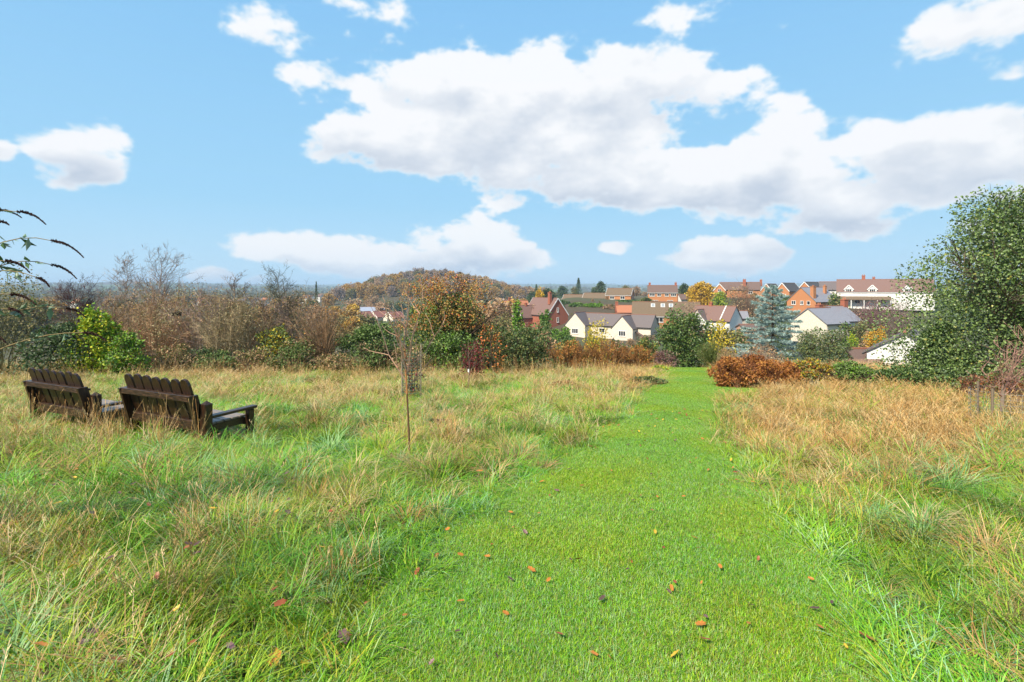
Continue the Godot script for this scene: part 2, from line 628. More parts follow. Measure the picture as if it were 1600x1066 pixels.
func build_meadow() -> void:
	var greens := [Color(0.16, 0.40, 0.016), Color(0.22, 0.46, 0.018), Color(0.09, 0.26, 0.018), Color(0.34, 0.48, 0.022), Color(0.33, 0.50, 0.24)]
	var golds := [Color(0.42, 0.42, 0.035), Color(0.30, 0.38, 0.035), Color(0.48, 0.37, 0.08), Color(0.19, 0.33, 0.022)]
	var straws := [Color(0.54, 0.38, 0.17), Color(0.47, 0.30, 0.11), Color(0.60, 0.46, 0.25), Color(0.42, 0.23, 0.08)]
	var blade_mat := leafy("grass blades", 0.5, 0.4, 0.42)
	var dry_mat := leafy("dry grass", 0.7, 0.3, 0.4)
	var lush := []
	var mixed := []
	var dry := []
	var lodged := []
	var tussock := []
	for i in 4:
		lush.append(tuft(100 + i, 34, 0.10, 0.08, 0.23, 0.0076, 0.4, 1.5, 2.5, greens))
		tussock.append(tuft(200 + i, 70, 0.10, 0.22, 0.5, 0.0088, 0.7, 1.5, 2.6, [Color(0.7, 0.9, 0.8), Color(0.9, 0.95, 1), Color(1, 0.95, 0.8), Color(0.55, 0.68, 0.65)], 4))
		mixed.append(tuft(120 + i, 26, 0.09, 0.12, 0.3, 0.0052, 0.6, 1.5, 2.1, golds + greens))
		dry.append(stalks(140 + i, 12, 0.08, 0.26, 0.6, straws))
		lodged.append(tuft(160 + i, 26, 0.13, 0.16, 0.36, 0.0036, 0.3, 1.1, 1.7, straws + [golds[2]], 4))
	var lawn := []
	for i in 4:
		lawn.append(tuft(180 + i, 1300, 0.22, 0.014, 0.044, 0.0036, 0.15, 1.35, 1.5, [Color(0.18, 0.46, 0.016), Color(0.26, 0.53, 0.018), Color(0.09, 0.29, 0.014), Color(0.40, 0.55, 0.02), Color(0.38, 0.56, 0.26), Color(0.30, 0.27, 0.09)], 2))
	var sets := {}
	for k in ["lush", "mixed", "dry", "lodged", "lawn", "tussock"]:
		for i in 4:
			sets[k + str(i)] = [[], []]
	var r := rng_of(500)
	# rings of equal depth; as many tufts to the square metre as the eye can tell there
	var bands := [[0.9, 3.0, 190.0], [3.0, 5.0, 165.0], [5.0, 8.0, 110.0], [8.0, 12.0, 68.0], [12.0, 17.0, 46.0], [17.0, 22.5, 38.0]]
	for b in bands:
		var half: float = b[1] * 1.06 + 1.6
		var count := int((b[1] - b[0]) * half * 2.0 * b[2])
		for i in count:
			var d := r.randf_range(b[0], b[1])
			var x := r.randf_range(-half, half)
			if absf(x) > d * 1.06 + 1.6:
				continue
			var off := off_path(x, d)
			var big := patch_noise.get_noise_2d(x, d)
			var clump := clump_noise.get_noise_2d(x, d)
			if off < 0.0:
				continue
			var right := x > 3.0 or (x > 1.5 and d < 6.0)
			# how much of the growth is dead straw here
			var want := ramp(d, [[2.0, 0.0], [4.5, 0.02], [6.5, 0.1], [9.0, 0.2], [13.0, 0.3], [17.0, 0.5], [22.0, 0.72]])
			if right:
				want = ramp(d, [[2.0, 0.07], [4.0, 0.14], [5.0, 0.28], [6.5, 0.52], [9.0, 0.72], [13.0, 0.82]])
			if x < -0.75 * d and d < 6.0:
				want += 0.07
			want += (big * 0.5 + clump * 0.42) * (0.62 if d < 6.0 else 1.0)
			want *= smoothstep(0.0, 0.9, off) * 0.7 + 0.3
			var edge := smoothstep(-0.05, 0.35, off) * 0.35 + 0.65
			var kind := "lush"
			var roll := r.randf()
			if roll < want * (0.25 if d < 6.0 else 0.5):
				kind = "dry"
			elif roll < want:
				kind = "lodged"
			elif roll < want + (1.0 - want) * (0.32 + big * 0.3):
				kind = "mixed"
			var lean := lean_noise.get_noise_2d(x, d) * 4.0 + 0.5
			var tilt := clampf(0.18 + 0.55 * lean_noise.get_noise_2d(x * 1.7 + 40.0, d * 1.7), 0.0, 0.75) * (1.3 if kind == "lodged" else 1.0)
			var s := r.randf_range(0.6, 1.15) * edge * (0.95 + clump * 0.7 + big * 0.25)
			if kind == "dry":
				s *= 0.62
			var basis := Basis(Vector3(cos(lean), 0, sin(lean)), tilt) * Basis(Vector3.UP, r.randf() * TAU)
			var wide := ramp(d, [[5.0, 1.1], [12.0, 1.4], [20.0, 1.6]])
			basis = basis.scaled(Vector3(wide, s, wide))
			var key := kind + str(r.randi() % 4)
			sets[key][0].append(Transform3D(basis, Vector3(x, land(x, -d), -d)))
			var tone := Color(1, 1, 1) * r.randf_range(0.8, 1.0)
			if kind == "lush" or kind == "mixed":
				var bluish := clampf(0.25 + patch_noise.get_noise_2d(x * 2.0 - 70.0, d * 2.0) * 1.7, 0.0, 1.0)
				tone = (Color(1.0, 0.93, 0.7).lerp(Color(0.78, 0.96, 1.0), bluish)) * r.randf_range(0.8, 1.0)
			elif right:
				tone *= Color(1.0, 0.93, 0.8)
			sets[key][1].append(tone)
	# tall straws left standing round the benches and along the hedge foot
	for i in 330:
		var d := r.randf_range(6.2, 8.4) if i < 70 else r.randf_range(15.5, 18.0)
		var x := r.randf_range(-7.8, -3.9) if i < 70 else r.randf_range(-17.0, 3.5)
		if i < 70 and d > 7.0 - (x + 4.3) * 0.42:
			continue
		var key := "dry%d" % (r.randi() % 4)
		var s := r.randf_range(0.9, 1.5)
		sets[key][0].append(Transform3D(Basis(Vector3.UP, r.randf() * TAU).scaled(Vector3(0.9, s, 0.9)), Vector3(x, land(x, -d), -d)))
		sets[key][1].append(Color(0.95, 0.9, 0.8))
	# the mown turf, laid as overlapping discs that follow the slope
	var dd := 0.8
	while dd < 21.5:
		var xx := ramp(dd, PATH_LEFT) - 0.3
		while xx < ramp(dd, PATH_RIGHT) + 0.3:
			var jx := xx + r.randf_range(-0.02, 0.02)
			var jd := dd + r.randf_range(-0.02, 0.02)
			if off_path(jx, jd) < 0.06:
				var n := Vector3(land(jx - 0.15, -jd) - land(jx + 0.15, -jd), 0.3, land(jx, -jd - 0.15) - land(jx, -jd + 0.15)).normalized()
				var turn := Basis(Quaternion(Vector3.UP, n)) * Basis(Vector3.UP, r.randf() * TAU)
				var key := "lawn%d" % (r.randi() % 4)
				var tall := r.randf_range(0.95, 1.1)
				sets[key][0].append(Transform3D(turn.scaled_local(Vector3(1, tall, 1)), Vector3(jx, land(jx, -jd) + 0.046, -jd)))
				var yellow := clampf(0.45 + patch_noise.get_noise_2d(jx * 2.4 + 50.0, jd * 2.4) * 2.3, 0.0, 1.0)
				var bluish := clampf(0.3 + patch_noise.get_noise_2d(jx * 1.8 - 90.0, jd * 1.8) * 2.4, 0.0, 1.0)
				sets[key][1].append(Color(0.78, 0.92, 0.85).lerp(Color(1.0, 0.92, 0.4), yellow * 0.9).lerp(Color(1.0, 1.0, 1.0), bluish * 0.7) * r.randf_range(0.8, 1.0))
			xx += 0.15
		dd += 0.13
	# coarser tufts that the mower left standing a little proud
	for i in 2600:
		var d := 1.6 + 15.0 * pow(r.randf(), 1.3)
		var x := r.randf_range(ramp(d, PATH_LEFT), ramp(d, PATH_RIGHT))
		if clump_noise.get_noise_2d(x * 2.0 + 9.0, d * 2.0) < 0.08:
			continue
		var key: String = ["lush", "lush", "mixed"][r.randi() % 3] + str(r.randi() % 4)
		var s := r.randf_range(0.22, 0.36)
		sets[key][0].append(Transform3D(Basis(Vector3.UP, r.randf() * TAU).scaled(Vector3(0.55, s, 0.55)), Vector3(x, land(x, -d) + 0.02, -d)))
		sets[key][1].append(Color(1.0, 0.95, 0.8).lerp(Color(0.75, 0.9, 0.8), r.randf()))
	# separate tussocks that arch over the rest
	for i in 3300:
		var d := 1.6 + 20.0 * pow(r.randf(), 0.75) if i < 2500 else r.randf_range(1.5, 6.5)
		var x := r.randf_range(-d * 1.06 - 1.6, d * 1.06 + 1.6)
		var off := off_path(x, d)
		if off < 0.22:
			continue
		var dead := r.randf() < ramp(d, [[2.0, 0.16], [8.0, 0.3], [18.0, 0.6]]) + (0.25 if x > 3.0 and d > 5.0 else 0.0)
		var green: Color = [Color(0.18, 0.40, 0.02), Color(0.12, 0.31, 0.02), Color(0.31, 0.42, 0.028), Color(0.24, 0.40, 0.15), Color(0.26, 0.28, 0.035)][r.randi() % 5]
		var tone: Color = straws[r.randi() % 4] * 0.95 if dead else green
		var lean := lean_noise.get_noise_2d(x, d) * 4.0 + 0.5
		var s := r.randf_range(0.5, 1.05) * (0.6 + 0.4 * smoothstep(0.2, 0.8, off)) * (0.8 if d < 5.0 else 1.0)
		var basis := Basis(Vector3(cos(lean), 0, sin(lean)), r.randf_range(0.0, 0.5)) * Basis(Vector3.UP, r.randf() * TAU)
		var key := "tussock%d" % (r.randi() % 4)
		sets[key][0].append(Transform3D(basis.scaled(Vector3(s * 1.25, s, s * 1.25)), Vector3(x, land(x, -d), -d)))
		sets[key][1].append(Color(tone.r, tone.g, tone.b))
	var words := {"tussock": ["grass_tussocks", "arching tussocks of coarse grass dotted through the meadow", "grass"], "lush": ["meadow_grass", "long green grass growing rough over the meadow", "grass"], "mixed": ["yellowing_grass", "yellow green grass mixed through the rough meadow", "grass"], "dry": ["straw_stalks", "dry straw coloured seed stalks standing over the meadow", "grass"], "lodged": ["dead_grass", "dead straw coloured grass lying flattened in the meadow", "grass"], "lawn": ["mown_grass", "short bright green mown grass of the path", "grass"]}
	for k in words:
		for i in 4:
			var s: Array = sets[k + str(i)]
			var pick: Array = {"tussock": tussock, "lush": lush, "mixed": mixed, "dry": dry, "lodged": lodged, "lawn": lawn}[k]
			stuff(words[k][0], pick[i], dry_mat if k in ["dry", "lodged"] else blade_mat, s[0], s[1], words[k][1], words[k][2])


# ---------------------------------------------------------------- shrubs and trees
func pick_colour(r: RandomNumberGenerator, palette: Array, bias: float) -> Color:
	var i := clampi(int((r.randf() * 0.55 + bias * 0.45) * palette.size()), 0, palette.size() - 1)
	var c: Color = palette[i] * r.randf_range(0.75, 1.25)
	c.a = 1.0
	return c


# leaves spread through the outer part of several lobes. Sizes in metres, the foot at the origin.
func leaf_cloud(seed_: int, w: float, h: float, depth: float, count: int, size: float, palette: Array, lobes := 11, foot := 0.12, narrow := 0.5, spiky := 0.0, taper := 0.0) -> ArrayMesh:
	var r := rng_of(seed_)
	var g := Geo.new()
	var blobs := []
	for i in lobes:
		var y := lerpf(foot, 1.0, (i + 0.5) / lobes)
		var wide := sqrt(maxf(0.05, 1.0 - pow(absf(y - 0.42) / 0.62, 2.0)))
		wide *= 1.0 - taper * y
		var a := i * 2.4 + r.randf() * 0.9
		var out := r.randf_range(0.25, 0.72) * wide
		var rad := r.randf_range(0.24, 0.4) * (1.15 - 0.5 * y)
		blobs.append([Vector3(cos(a) * out * w * 0.5, y * h - rad * h * 0.4, sin(a) * out * depth * 0.5), Vector3(rad * w * 0.62, rad * h * 0.62, rad * depth * 0.62), r.randf()])
	for i in count:
		var b: Array = blobs[r.randi() % lobes]
		var dir := Vector3(r.randfn(), r.randfn(), r.randfn()).normalized()
		var f := pow(r.randf(), 0.38) * (1.0 + r.randf() * 0.18)
		var p: Vector3 = b[0] + Vector3(b[1].x * dir.x, b[1].y * dir.y, b[1].z * dir.z) * f
		if spiky > 0.0 and r.randf() < spiky:
			p += dir * r.randf() * 0.25 * h * 0.4
		if p.y < 0.0:
			p.y = -p.y * 0.5
		var nn := clump_noise.get_noise_3d(p.x * 2.2, p.y * 2.2, p.z * 2.2)
		if nn < -0.32 and r.randf() < 0.75:
			continue
		g.k = pick_colour(r, palette, r.randf())
		var along := (dir + Vector3(r.randfn(), r.randfn() - 0.3, r.randfn()) * 0.8).normalized()
		var side := along.cross(Vector3(r.randfn(), r.randfn() + 0.6, r.randfn())).normalized()
		var l := size * r.randf_range(0.6, 1.35)
		g.leaf(p, along, side, along.cross(side), l, l * narrow)
	return g.mesh()


# stems from the foot that arch out, fork and fork again
func twig_bush(seed_: int, w: float, h: float, depth: float, stems: int, subs: int, fine: int, colour: Color, thick := 0.02, upright := 0.5, foot := 0.12, bright := 1.3) -> ArrayMesh:
	var r := rng_of(seed_)
	var g := Geo.new()
	for i in stems:
		var a := r.randf() * TAU
		var q := sqrt(r.randf())
		var at := Vector3(cos(a) * w * foot * r.randf(), 0, sin(a) * depth * foot * r.randf())
		var goal := Vector3(cos(a) * q * w * 0.5, h * sqrt(maxf(0.1, 1.0 - q * q * 0.55)) * r.randf_range(0.75, 1.0), sin(a) * q * depth * 0.5)
		var mid := at.lerp(goal, 0.5) + Vector3(-cos(a) * q * w * 0.1, h * 0.08 * upright, -sin(a) * q * depth * 0.1) + Vector3(r.randfn(), r.randfn(), r.randfn()) * h * 0.02
		g.k = colour * r.randf_range(0.65, bright)
		g.k.a = 1.0
		var pts := []
		for s in 6:
			var t := s / 5.0
			pts.append(at.lerp(mid, t).lerp(mid.lerp(goal, t), t) + Vector3(r.randfn(), r.randfn(), r.randfn()) * h * 0.008)
		g.path(pts, thick * r.randf_range(0.6, 1.1), thick * 0.18, 4)
		for j in subs:
			var t := r.randf_range(0.2, 1.0)
			var k := t * 5.0
			var k0 := mini(4, int(k))
			var p: Vector3 = pts[k0].lerp(pts[k0 + 1], k - k0)
			var dir: Vector3 = ((pts[k0 + 1] - pts[k0]).normalized() + Vector3(r.randfn(), r.randfn() * 0.6 + upright * 0.5, r.randfn()) * 0.7).normalized()
			var l := h * r.randf_range(0.1, 0.26) * (1.15 - 0.5 * t)
			var e := p + dir * l + Vector3(0, l * 0.12 * upright, 0)
			g.k = colour * r.randf_range(0.65, bright)
			g.k.a = 1.0
			g.tube(p, e, thick * 0.3, thick * 0.12, 3)
			for m in fine:
				var f := p.lerp(e, r.randf_range(0.25, 1.0))
				var fd := (dir + Vector3(r.randfn(), r.randfn() * 0.7 + upright * 0.35, r.randfn()) * 0.75).normalized()
				g.tube(f, f + fd * l * r.randf_range(0.2, 0.55), thick * 0.14, thick * 0.05, 3)
	return g.mesh()


const GREEN := [Color(0.053, 0.098, 0.018), Color(0.083, 0.149, 0.030), Color(0.120, 0.194, 0.045), Color(0.164, 0.239, 0.075)]
const DARK := [Color(0.030, 0.060, 0.018), Color(0.053, 0.097, 0.026), Color(0.074, 0.127, 0.044), Color(0.120, 0.166, 0.090)]
const OLIVE := [Color(0.090, 0.098, 0.030), Color(0.149, 0.158, 0.045), Color(0.224, 0.194, 0.075), Color(0.284, 0.239, 0.105)]
const LIME := [Color(0.069, 0.172, 0.011), Color(0.138, 0.287, 0.014), Color(0.322, 0.391, 0.017), Color(0.575, 0.529, 0.023)]
const GOLD := [Color(0.30, 0.17, 0.015), Color(0.48, 0.29, 0.02), Color(0.58, 0.38, 0.03), Color(0.62, 0.46, 0.05)]
const YELLOW := [Color(0.22, 0.20, 0.02), Color(0.42, 0.34, 0.02), Color(0.58, 0.46, 0.03), Color(0.65, 0.55, 0.05)]
const RUST := [Color(0.127, 0.046, 0.016), Color(0.218, 0.075, 0.021), Color(0.310, 0.115, 0.029), Color(0.391, 0.172, 0.034)]
const AMBER := [Color(0.185, 0.079, 0.026), Color(0.317, 0.132, 0.026), Color(0.450, 0.212, 0.039), Color(0.397, 0.265, 0.066)]
const WINE := [Color(0.07, 0.012, 0.014), Color(0.13, 0.02, 0.02), Color(0.19, 0.03, 0.025), Color(0.12, 0.04, 0.03)]
const BERRY := [Color(0.05, 0.09, 0.015), Color(0.12, 0.11, 0.02), Color(0.32, 0.11, 0.025), Color(0.45, 0.10, 0.03)]
const TAN := [Color(0.224, 0.138, 0.078), Color(0.328, 0.207, 0.113), Color(0.414, 0.259, 0.138), Color(0.345, 0.293, 0.155)]
const PLUM := [Color(0.130, 0.065, 0.065), Color(0.195, 0.104, 0.098), Color(0.247, 0.143, 0.130), Color(0.208, 0.130, 0.091)]
const SILVER := [Color(0.146, 0.232, 0.204), Color(0.248, 0.363, 0.336), Color(0.378, 0.508, 0.481), Color(0.494, 0.624, 0.596)]


func size_of(u0: float, u1: float, top: float, d: float) -> Vector3:
	var p := ground_at((u0 + u1) * 0.5, d)
	return Vector3((u1 - u0) / FOCAL * d, EYE - (top - 450.0) / FOCAL * d - p.y, 0)


# one shrub: stems and foliage. o: n leaves, size, colours, stems, subs, fine, twig colour, deep (depth over width), lobes, shine
func shrub(called: String, label: String, u0: float, u1: float, top: float, d: float, o: Dictionary, category := "shrub", group := "") -> Node3D:
	var s := size_of(u0, u1, top, d)
	var p := ground_at((u0 + u1) * 0.5, d)
	var deep: float = s.x * o.get("deep", 0.75)
	var t := thing(called, label, category, p, 0.0, group)
	var seed_ := int(u0 * 3.0 + d * 17.0)
	if o.get("stems", 6) > 0:
		part(t, "stems", twig_bush(seed_, s.x, s.y, deep, o.get("stems", 6), o.get("subs", 7), o.get("fine", 2), o.get("twig", Color(0.075, 0.055, 0.04)), o.get("thick", 0.022), o.get("upright", 0.5), o.get("foot", 0.12)), leafy("bark", 0.85, 0.0, 0.3))
	if o.get("n", 3000) > 0:
		part(t, "foliage", leaf_cloud(seed_ + 1, s.x, s.y, deep, o.get("n", 3000), o.get("size", 0.08), o.get("colours", GREEN), o.get("lobes", 11), o.get("low", 0.1), o.get("narrow", 0.5), o.get("spiky", 0.1)), leafy("glossy leaves", 0.46, 0.35) if o.get("shine", false) else leafy("leaves", 0.6, 0.4))
	return t


func build_hedges() -> void:
	var brown := Color(0.26, 0.19, 0.14)
	var grey := Color(0.30, 0.24, 0.20)
	var ruddy := Color(0.27, 0.16, 0.095)
	# --- the row behind the left meadow, from the far left to the path
	shrub("grey_green_shrub", "grey green bushy shrub behind the garden benches at the hedge end", -120, 130, 428, 17.5, {n = 5200, size = 0.075, colours = OLIVE, stems = 26, subs = 9, fine = 3, twig = Color(0.12, 0.12, 0.06), narrow = 0.3, spiky = 0.5})
	shrub("dark_green_shrub", "dark green leafy shrub filling the hedge foot beside the yellow green bush", 20, 150, 505, 16.8, {n = 4200, size = 0.08, colours = DARK})
	shrub("yellow_green_shrub", "bright yellow green golden leaved shrub behind the garden benches", 108, 192, 484, 17.0, {n = 7500, size = 0.085, colours = LIME, narrow = 0.42, spiky = 0.25, lobes = 15})
	shrub("yellow_green_shrub", "low spreading yellow green shrub at the hedge foot beside its taller twin", 160, 236, 520, 16.8, {n = 4200, size = 0.075, colours = [LIME[0], LIME[1], GREEN[2], LIME[2]], narrow = 0.42, spiky = 0.25, lobes = 13, low = 0.0})
	for i in 7:
		shrub("hedge_foot_bramble", ["brown green bramble mat along the hedge foot", "leafy green bramble mat along the hedge foot"][i % 2], 225 + i * 62, 320 + i * 62, 538 + (i * 29) % 17, 17.9, {n = 2800, size = 0.055, colours = [[OLIVE[1], OLIVE[2], TAN[2], GREEN[1]], [DARK[2], GREEN[1], GREEN[2], OLIVE[2]]][i % 2], stems = 20, subs = 9, fine = 3, twig = Color(0.24, 0.17, 0.11), low = 0.0, deep = 0.5, spiky = 0.4}, "bramble", "brambles along the left hedge foot")
	var k := 0
	for a in [[130, 262, 452, 20.0], [205, 330, 446, 20.5], [262, 372, 448, 19.6], [300, 420, 462, 19.0], [348, 450, 455, 20.4], [180, 300, 480, 18.6], [405, 500, 452, 21.0]]:
		shrub("bare_thicket", ["brown leafless thicket of dense fine twigs in the left hedge", "tall brown bare twig thicket under the leafless birch trees", "bare brown thorn thicket holding an old nest shaped clump", "low dark bare thicket beside the yellow leaved shrub", "brown bare thicket behind the thin pale trunk", "low brown bare twig thicket right of the yellow green shrub", "bare thicket with scattered yellow leaves beside the fan shaped willow"][k], a[0], a[1], a[2], a[3], {n = 2800, size = 0.05, colours = [TAN[2], OLIVE[2], TAN[3], OLIVE[3]] if k % 2 else [OLIVE[1], OLIVE[2], TAN[2], OLIVE[3]], spiky = 0.6, stems = 34, subs = 18, fine = 7, twig = [Color(0.40, 0.28, 0.18), Color(0.42, 0.26, 0.15), Color(0.34, 0.26, 0.22), Color(0.38, 0.30, 0.18)][k % 4], thick = 0.02, upright = 0.6, foot = 0.3}, "thicket", "bare thickets in the left hedge")
		k += 1
	for i in 8:
		shrub("hedge_undergrowth", ["dull olive undergrowth behind the bare thickets", "dark green undergrowth behind the bare thickets"][i % 2], 100 + i * 95, 230 + i * 95, 488 + (i * 37) % 22, 23.5, {n = 2600, size = 0.09, colours = [OLIVE, [DARK[2], GREEN[1], OLIVE[1]]][i % 2], stems = 12}, "shrub", "undergrowth behind the left hedge")
	var n0 := single("bird_nest", twig_bush(901, 0.35, 0.2, 0.3, 30, 6, 2, Color(0.03, 0.025, 0.02), 0.012, 0.2, 0.5), leafy("bark", 0.85, 0.0, 0.3), ground_at(277, 19.0) + Vector3(0, 2.05, 0), "dark clump of twigs like a nest caught in the bare thicket", "nest")
	n0.rotation.y = 0.4
	bare_tree("bare_birch", "leafless birch with a broad open crown of fine twigs above the thicket", 238, 22.0, 388, 1.9, 5, grey, 0.045)
	bare_tree("bare_birch", "smaller leafless birch leaning left above the thicket", 192, 22.5, 396, 1.2, 7, grey, 0.035)
	bare_tree("bare_birch", "thin bare birch with a pale upright trunk in the hedge", 375, 20.0, 424, 1.0, 9, Color(0.22, 0.15, 0.09), 0.03)
	bare_tree("bare_ash", "bare sapling with sparse straight shoots above the hedge beside the willow", 455, 21.5, 420, 1.7, 12, Color(0.12, 0.11, 0.07), 0.035)
	bare_tree("bare_elder", "small reddish bare shrub with crossing branches above the yellow green bush", 128, 18.5, 446, 1.6, 14, Color(0.11, 0.055, 0.05), 0.022)
	shrub("yellow_leaved_shrub", "green shrub with fading yellow leaves in front of the bare thicket", 385, 470, 512, 19.0, {n = 3600, size = 0.075, colours = [GREEN[1], OLIVE[1], GREEN[2], YELLOW[1], YELLOW[2]], spiky = 0.3})
	shrub("bramble", "tangled green and brown bramble at the foot of the hedge", 420, 520, 528, 18.6, {n = 3800, size = 0.07, colours = [DARK[1], GREEN[1], OLIVE[2], TAN[1]], stems = 20, subs = 10, fine = 3, twig = ruddy * 0.8})
	shrub("ivy_bank", "low dark ivy spreading at the foot of the bare thicket", 240, 395, 545, 18.3, {n = 4200, size = 0.06, colours = DARK, deep = 0.35, stems = 0})
	shrub("willow", "fan shaped bare willow with many straight brown shoots", 448, 560, 452, 18.8, {n = 260, size = 0.05, colours = AMBER, stems = 70, subs = 10, fine = 3, twig = Color(0.29, 0.19, 0.11), thick = 0.018, upright = 0.2, foot = 0.05}, "willow")
	shrub("green_shrub", "rounded green shrub between the willow and the red berried tree", 515, 640, 505, 18.9, {n = 7000, size = 0.075, colours = [DARK[2], GREEN[1], GREEN[2], GREEN[3]], lobes = 14})
	shrub("brown_shrub", "low brown bare shrub in front of the rounded green shrub", 545, 625, 532, 18.2, {n = 500, size = 0.05, colours = TAN, stems = 34, subs = 14, fine = 5, twig = Color(0.06, 0.045, 0.03), foot = 0.3})
	berry_tree()
	shrub("holly_bush", "dark green bush at the foot of the red berried tree", 640, 770, 520, 18.2, {n = 6500, size = 0.07, colours = [DARK[1], GREEN[1], GREEN[2], LIME[1]], shine = true, lobes = 14})
	shrub("red_acer", "small dark red leaved shrub standing before the berried tree", 714, 762, 533, 16.2, {n = 1500, size = 0.06, colours = WINE, narrow = 0.35, twig = Color(0.07, 0.04, 0.035), spiky = 0.3})
	shrub("red_acer", "dark red leaved seedling inside the green mesh guard", 625, 662, 558, 12.0, {n = 420, size = 0.05, colours = WINE, narrow = 0.35, stems = 4})
	shrub("green_brown_shrub", "dull green shrub with orange leaf sprays right of the berried tree", 765, 868, 515, 18.4, {n = 5600, size = 0.07, colours = [DARK[1], DARK[2], OLIVE[1], GREEN[1]], stems = 18, subs = 9, fine = 3})
	shrub("orange_spray_shrub", "sparse orange red leaf sprays on thin twigs beside the berried tree", 742, 800, 505, 18.0, {n = 360, size = 0.07, colours = [RUST[3], Color(0.5, 0.14, 0.03)], stems = 9, subs = 6, fine = 2})
	k = 0
	for a in [[850, 930, 533, 19.5], [900, 990, 531, 20.0], [955, 1032, 540, 20.5]]:
		shrub("orange_twig_shrub", ["orange brown twiggy shrub under the left gable of the cottage", "orange brown twiggy shrub under the yellow leaved tree", "orange brown twiggy shrub beside the mown path end"][k], a[0], a[1], a[2], a[3], {n = 1900, size = 0.06, colours = AMBER, stems = 40, subs = 15, fine = 5, twig = Color(0.21, 0.105, 0.04), foot = 0.3, upright = 0.8, narrow = 0.3}, "shrub", "orange brown shrubs left of the path end")
		k += 1
	shrub("yellow_leaved_tree", "small tree with clear yellow leaves in front of the white cottage", 905, 968, 500, 24.0, {n = 1900, size = 0.075, colours = YELLOW, spiky = 0.5, narrow = 0.4}, "tree")
	shrub("low_bramble", "low dark green bramble clump at the left path edge", 975, 1045, 590, 14.3, {n = 2600, size = 0.055, colours = [DARK[1], DARK[2], OLIVE[1], GREEN[1]], stems = 10, low = 0.0})
	shrub("green_bank", "bright green low leaves at the end of the mown path", 1010, 1050, 573, 19.0, {n = 900, size = 0.06, colours = LIME, stems = 3, low = 0.0})
	# --- beyond the path end and along the right
	shrub("rounded_evergreen", "large rounded evergreen shrub beyond the end of the path", 1018, 1120, 486, 24.5, {n = 11000, size = 0.085, colours = [DARK[1], DARK[2], GREEN[1], GREEN[2], OLIVE[2]], lobes = 18, shine = true})
	shrub("wine_red_shrub", "low wine red shrub beside the rounded evergreen", 1012, 1062, 548, 21.5, {n = 1500, size = 0.055, colours = PLUM, stems = 20, subs = 9, fine = 3, twig = Color(0.10, 0.05, 0.04)})
	shrub("yellow_maple", "young tree with bright yellow leaves beside the blue spruce", 1098, 1150, 500, 26.0, {n = 1700, size = 0.085, colours = [YELLOW[1], YELLOW[2], YELLOW[3]], spiky = 0.4, narrow = 0.45}, "tree")
	shrub("green_broom", "upright green broom with fine stems at the path end", 1085, 1135, 532, 21.5, {n = 900, size = 0.07, colours = [GREEN[2], OLIVE[2], GREEN[3]], stems = 60, subs = 10, fine = 3, twig = Color(0.10, 0.13, 0.035), narrow = 0.15, upright = 0.8})
	shrub("pale_grass_clump", "pale buff ornamental grass clump beside the copper hedge", 1120, 1152, 542, 17.0, {n = 500, size = 0.1, colours = TAN, stems = 70, subs = 5, fine = 2, twig = Color(0.30, 0.23, 0.12), upright = 0.1, narrow = 0.12})
	shrub("copper_hedge", "copper brown leafed hedge curving beside the mown path", 1105, 1185, 559, 13.8, {n = 8000, size = 0.045, colours = [RUST[1], RUST[2], RUST[3], AMBER[2]], stems = 34, subs = 12, fine = 4, twig = Color(0.16, 0.07, 0.035), low = 0.02, foot = 0.4, lobes = 15}, "hedge", "copper brown hedge pieces")
	shrub("copper_hedge", "copper brown leafed hedge under the blue spruce", 1165, 1258, 563, 14.0, {n = 8000, size = 0.045, colours = [RUST[1], RUST[2], RUST[3], AMBER[2]], stems = 34, subs = 12, fine = 4, twig = Color(0.16, 0.07, 0.035), low = 0.02, foot = 0.4, lobes = 15}, "hedge", "copper brown hedge pieces")
	shrub("copper_hedge", "copper brown leafed hedge piece joining its two neighbours", 1135, 1220, 556, 14.6, {n = 8000, size = 0.045, colours = RUST, stems = 40, subs = 12, fine = 4, twig = Color(0.20, 0.09, 0.04), low = 0.02, foot = 0.45, lobes = 19}, "hedge", "copper brown hedge pieces")
	blue_spruce()
	shrub("bare_undergrowth", "bare brown undergrowth beneath the blue spruce", 1140, 1240, 540, 22.0, {n = 900, size = 0.06, colours = TAN, stems = 34, subs = 12, fine = 4, twig = brown, foot = 0.4})
	shrub("grey_leaved_shrub", "grey green rounded shrub in front of the pale rendered house", 1228, 1335, 516, 26.0, {n = 7000, size = 0.07, colours = [DARK[2], DARK[3], OLIVE[1], GREEN[2]], stems = 22, subs = 10, fine = 4, lobes = 14})
	shrub("mixed_hedge", "low mixed hedge of green and yellow leaves right of the copper hedge", 1225, 1310, 562, 14.2, {n = 7000, size = 0.05, colours = [GREEN[1], GREEN[2], OLIVE[2], YELLOW[1], RUST[2], RUST[3]], stems = 22, subs = 9, fine = 3, low = 0.02, spiky = 0.3}, "hedge")
	shrub("mixed_hedge", "low bright green hedge in front of the wooden shed", 1280, 1378, 566, 14.0, {n = 6000, size = 0.05, colours = [GREEN[1], GREEN[2], GREEN[3], LIME[1]], stems = 12, low = 0.02}, "hedge")
	shrub("mixed_hedge", "low dark green hedge joining the tall holly tree", 1350, 1455, 574, 13.6, {n = 5200, size = 0.05, colours = [DARK[1], DARK[2], GREEN[1], GREEN[2]], stems = 10, low = 0.02, shine = true}, "hedge")
	holly_tree()
	shrub("laurel_bush", "dense green laurel bush between the white wall and the holly", 1428, 1510, 505, 14.6, {n = 9000, size = 0.08, colours = [DARK[2], GREEN[1], GREEN[2], GREEN[3]], shine = true, lobes = 17, low = 0.0})
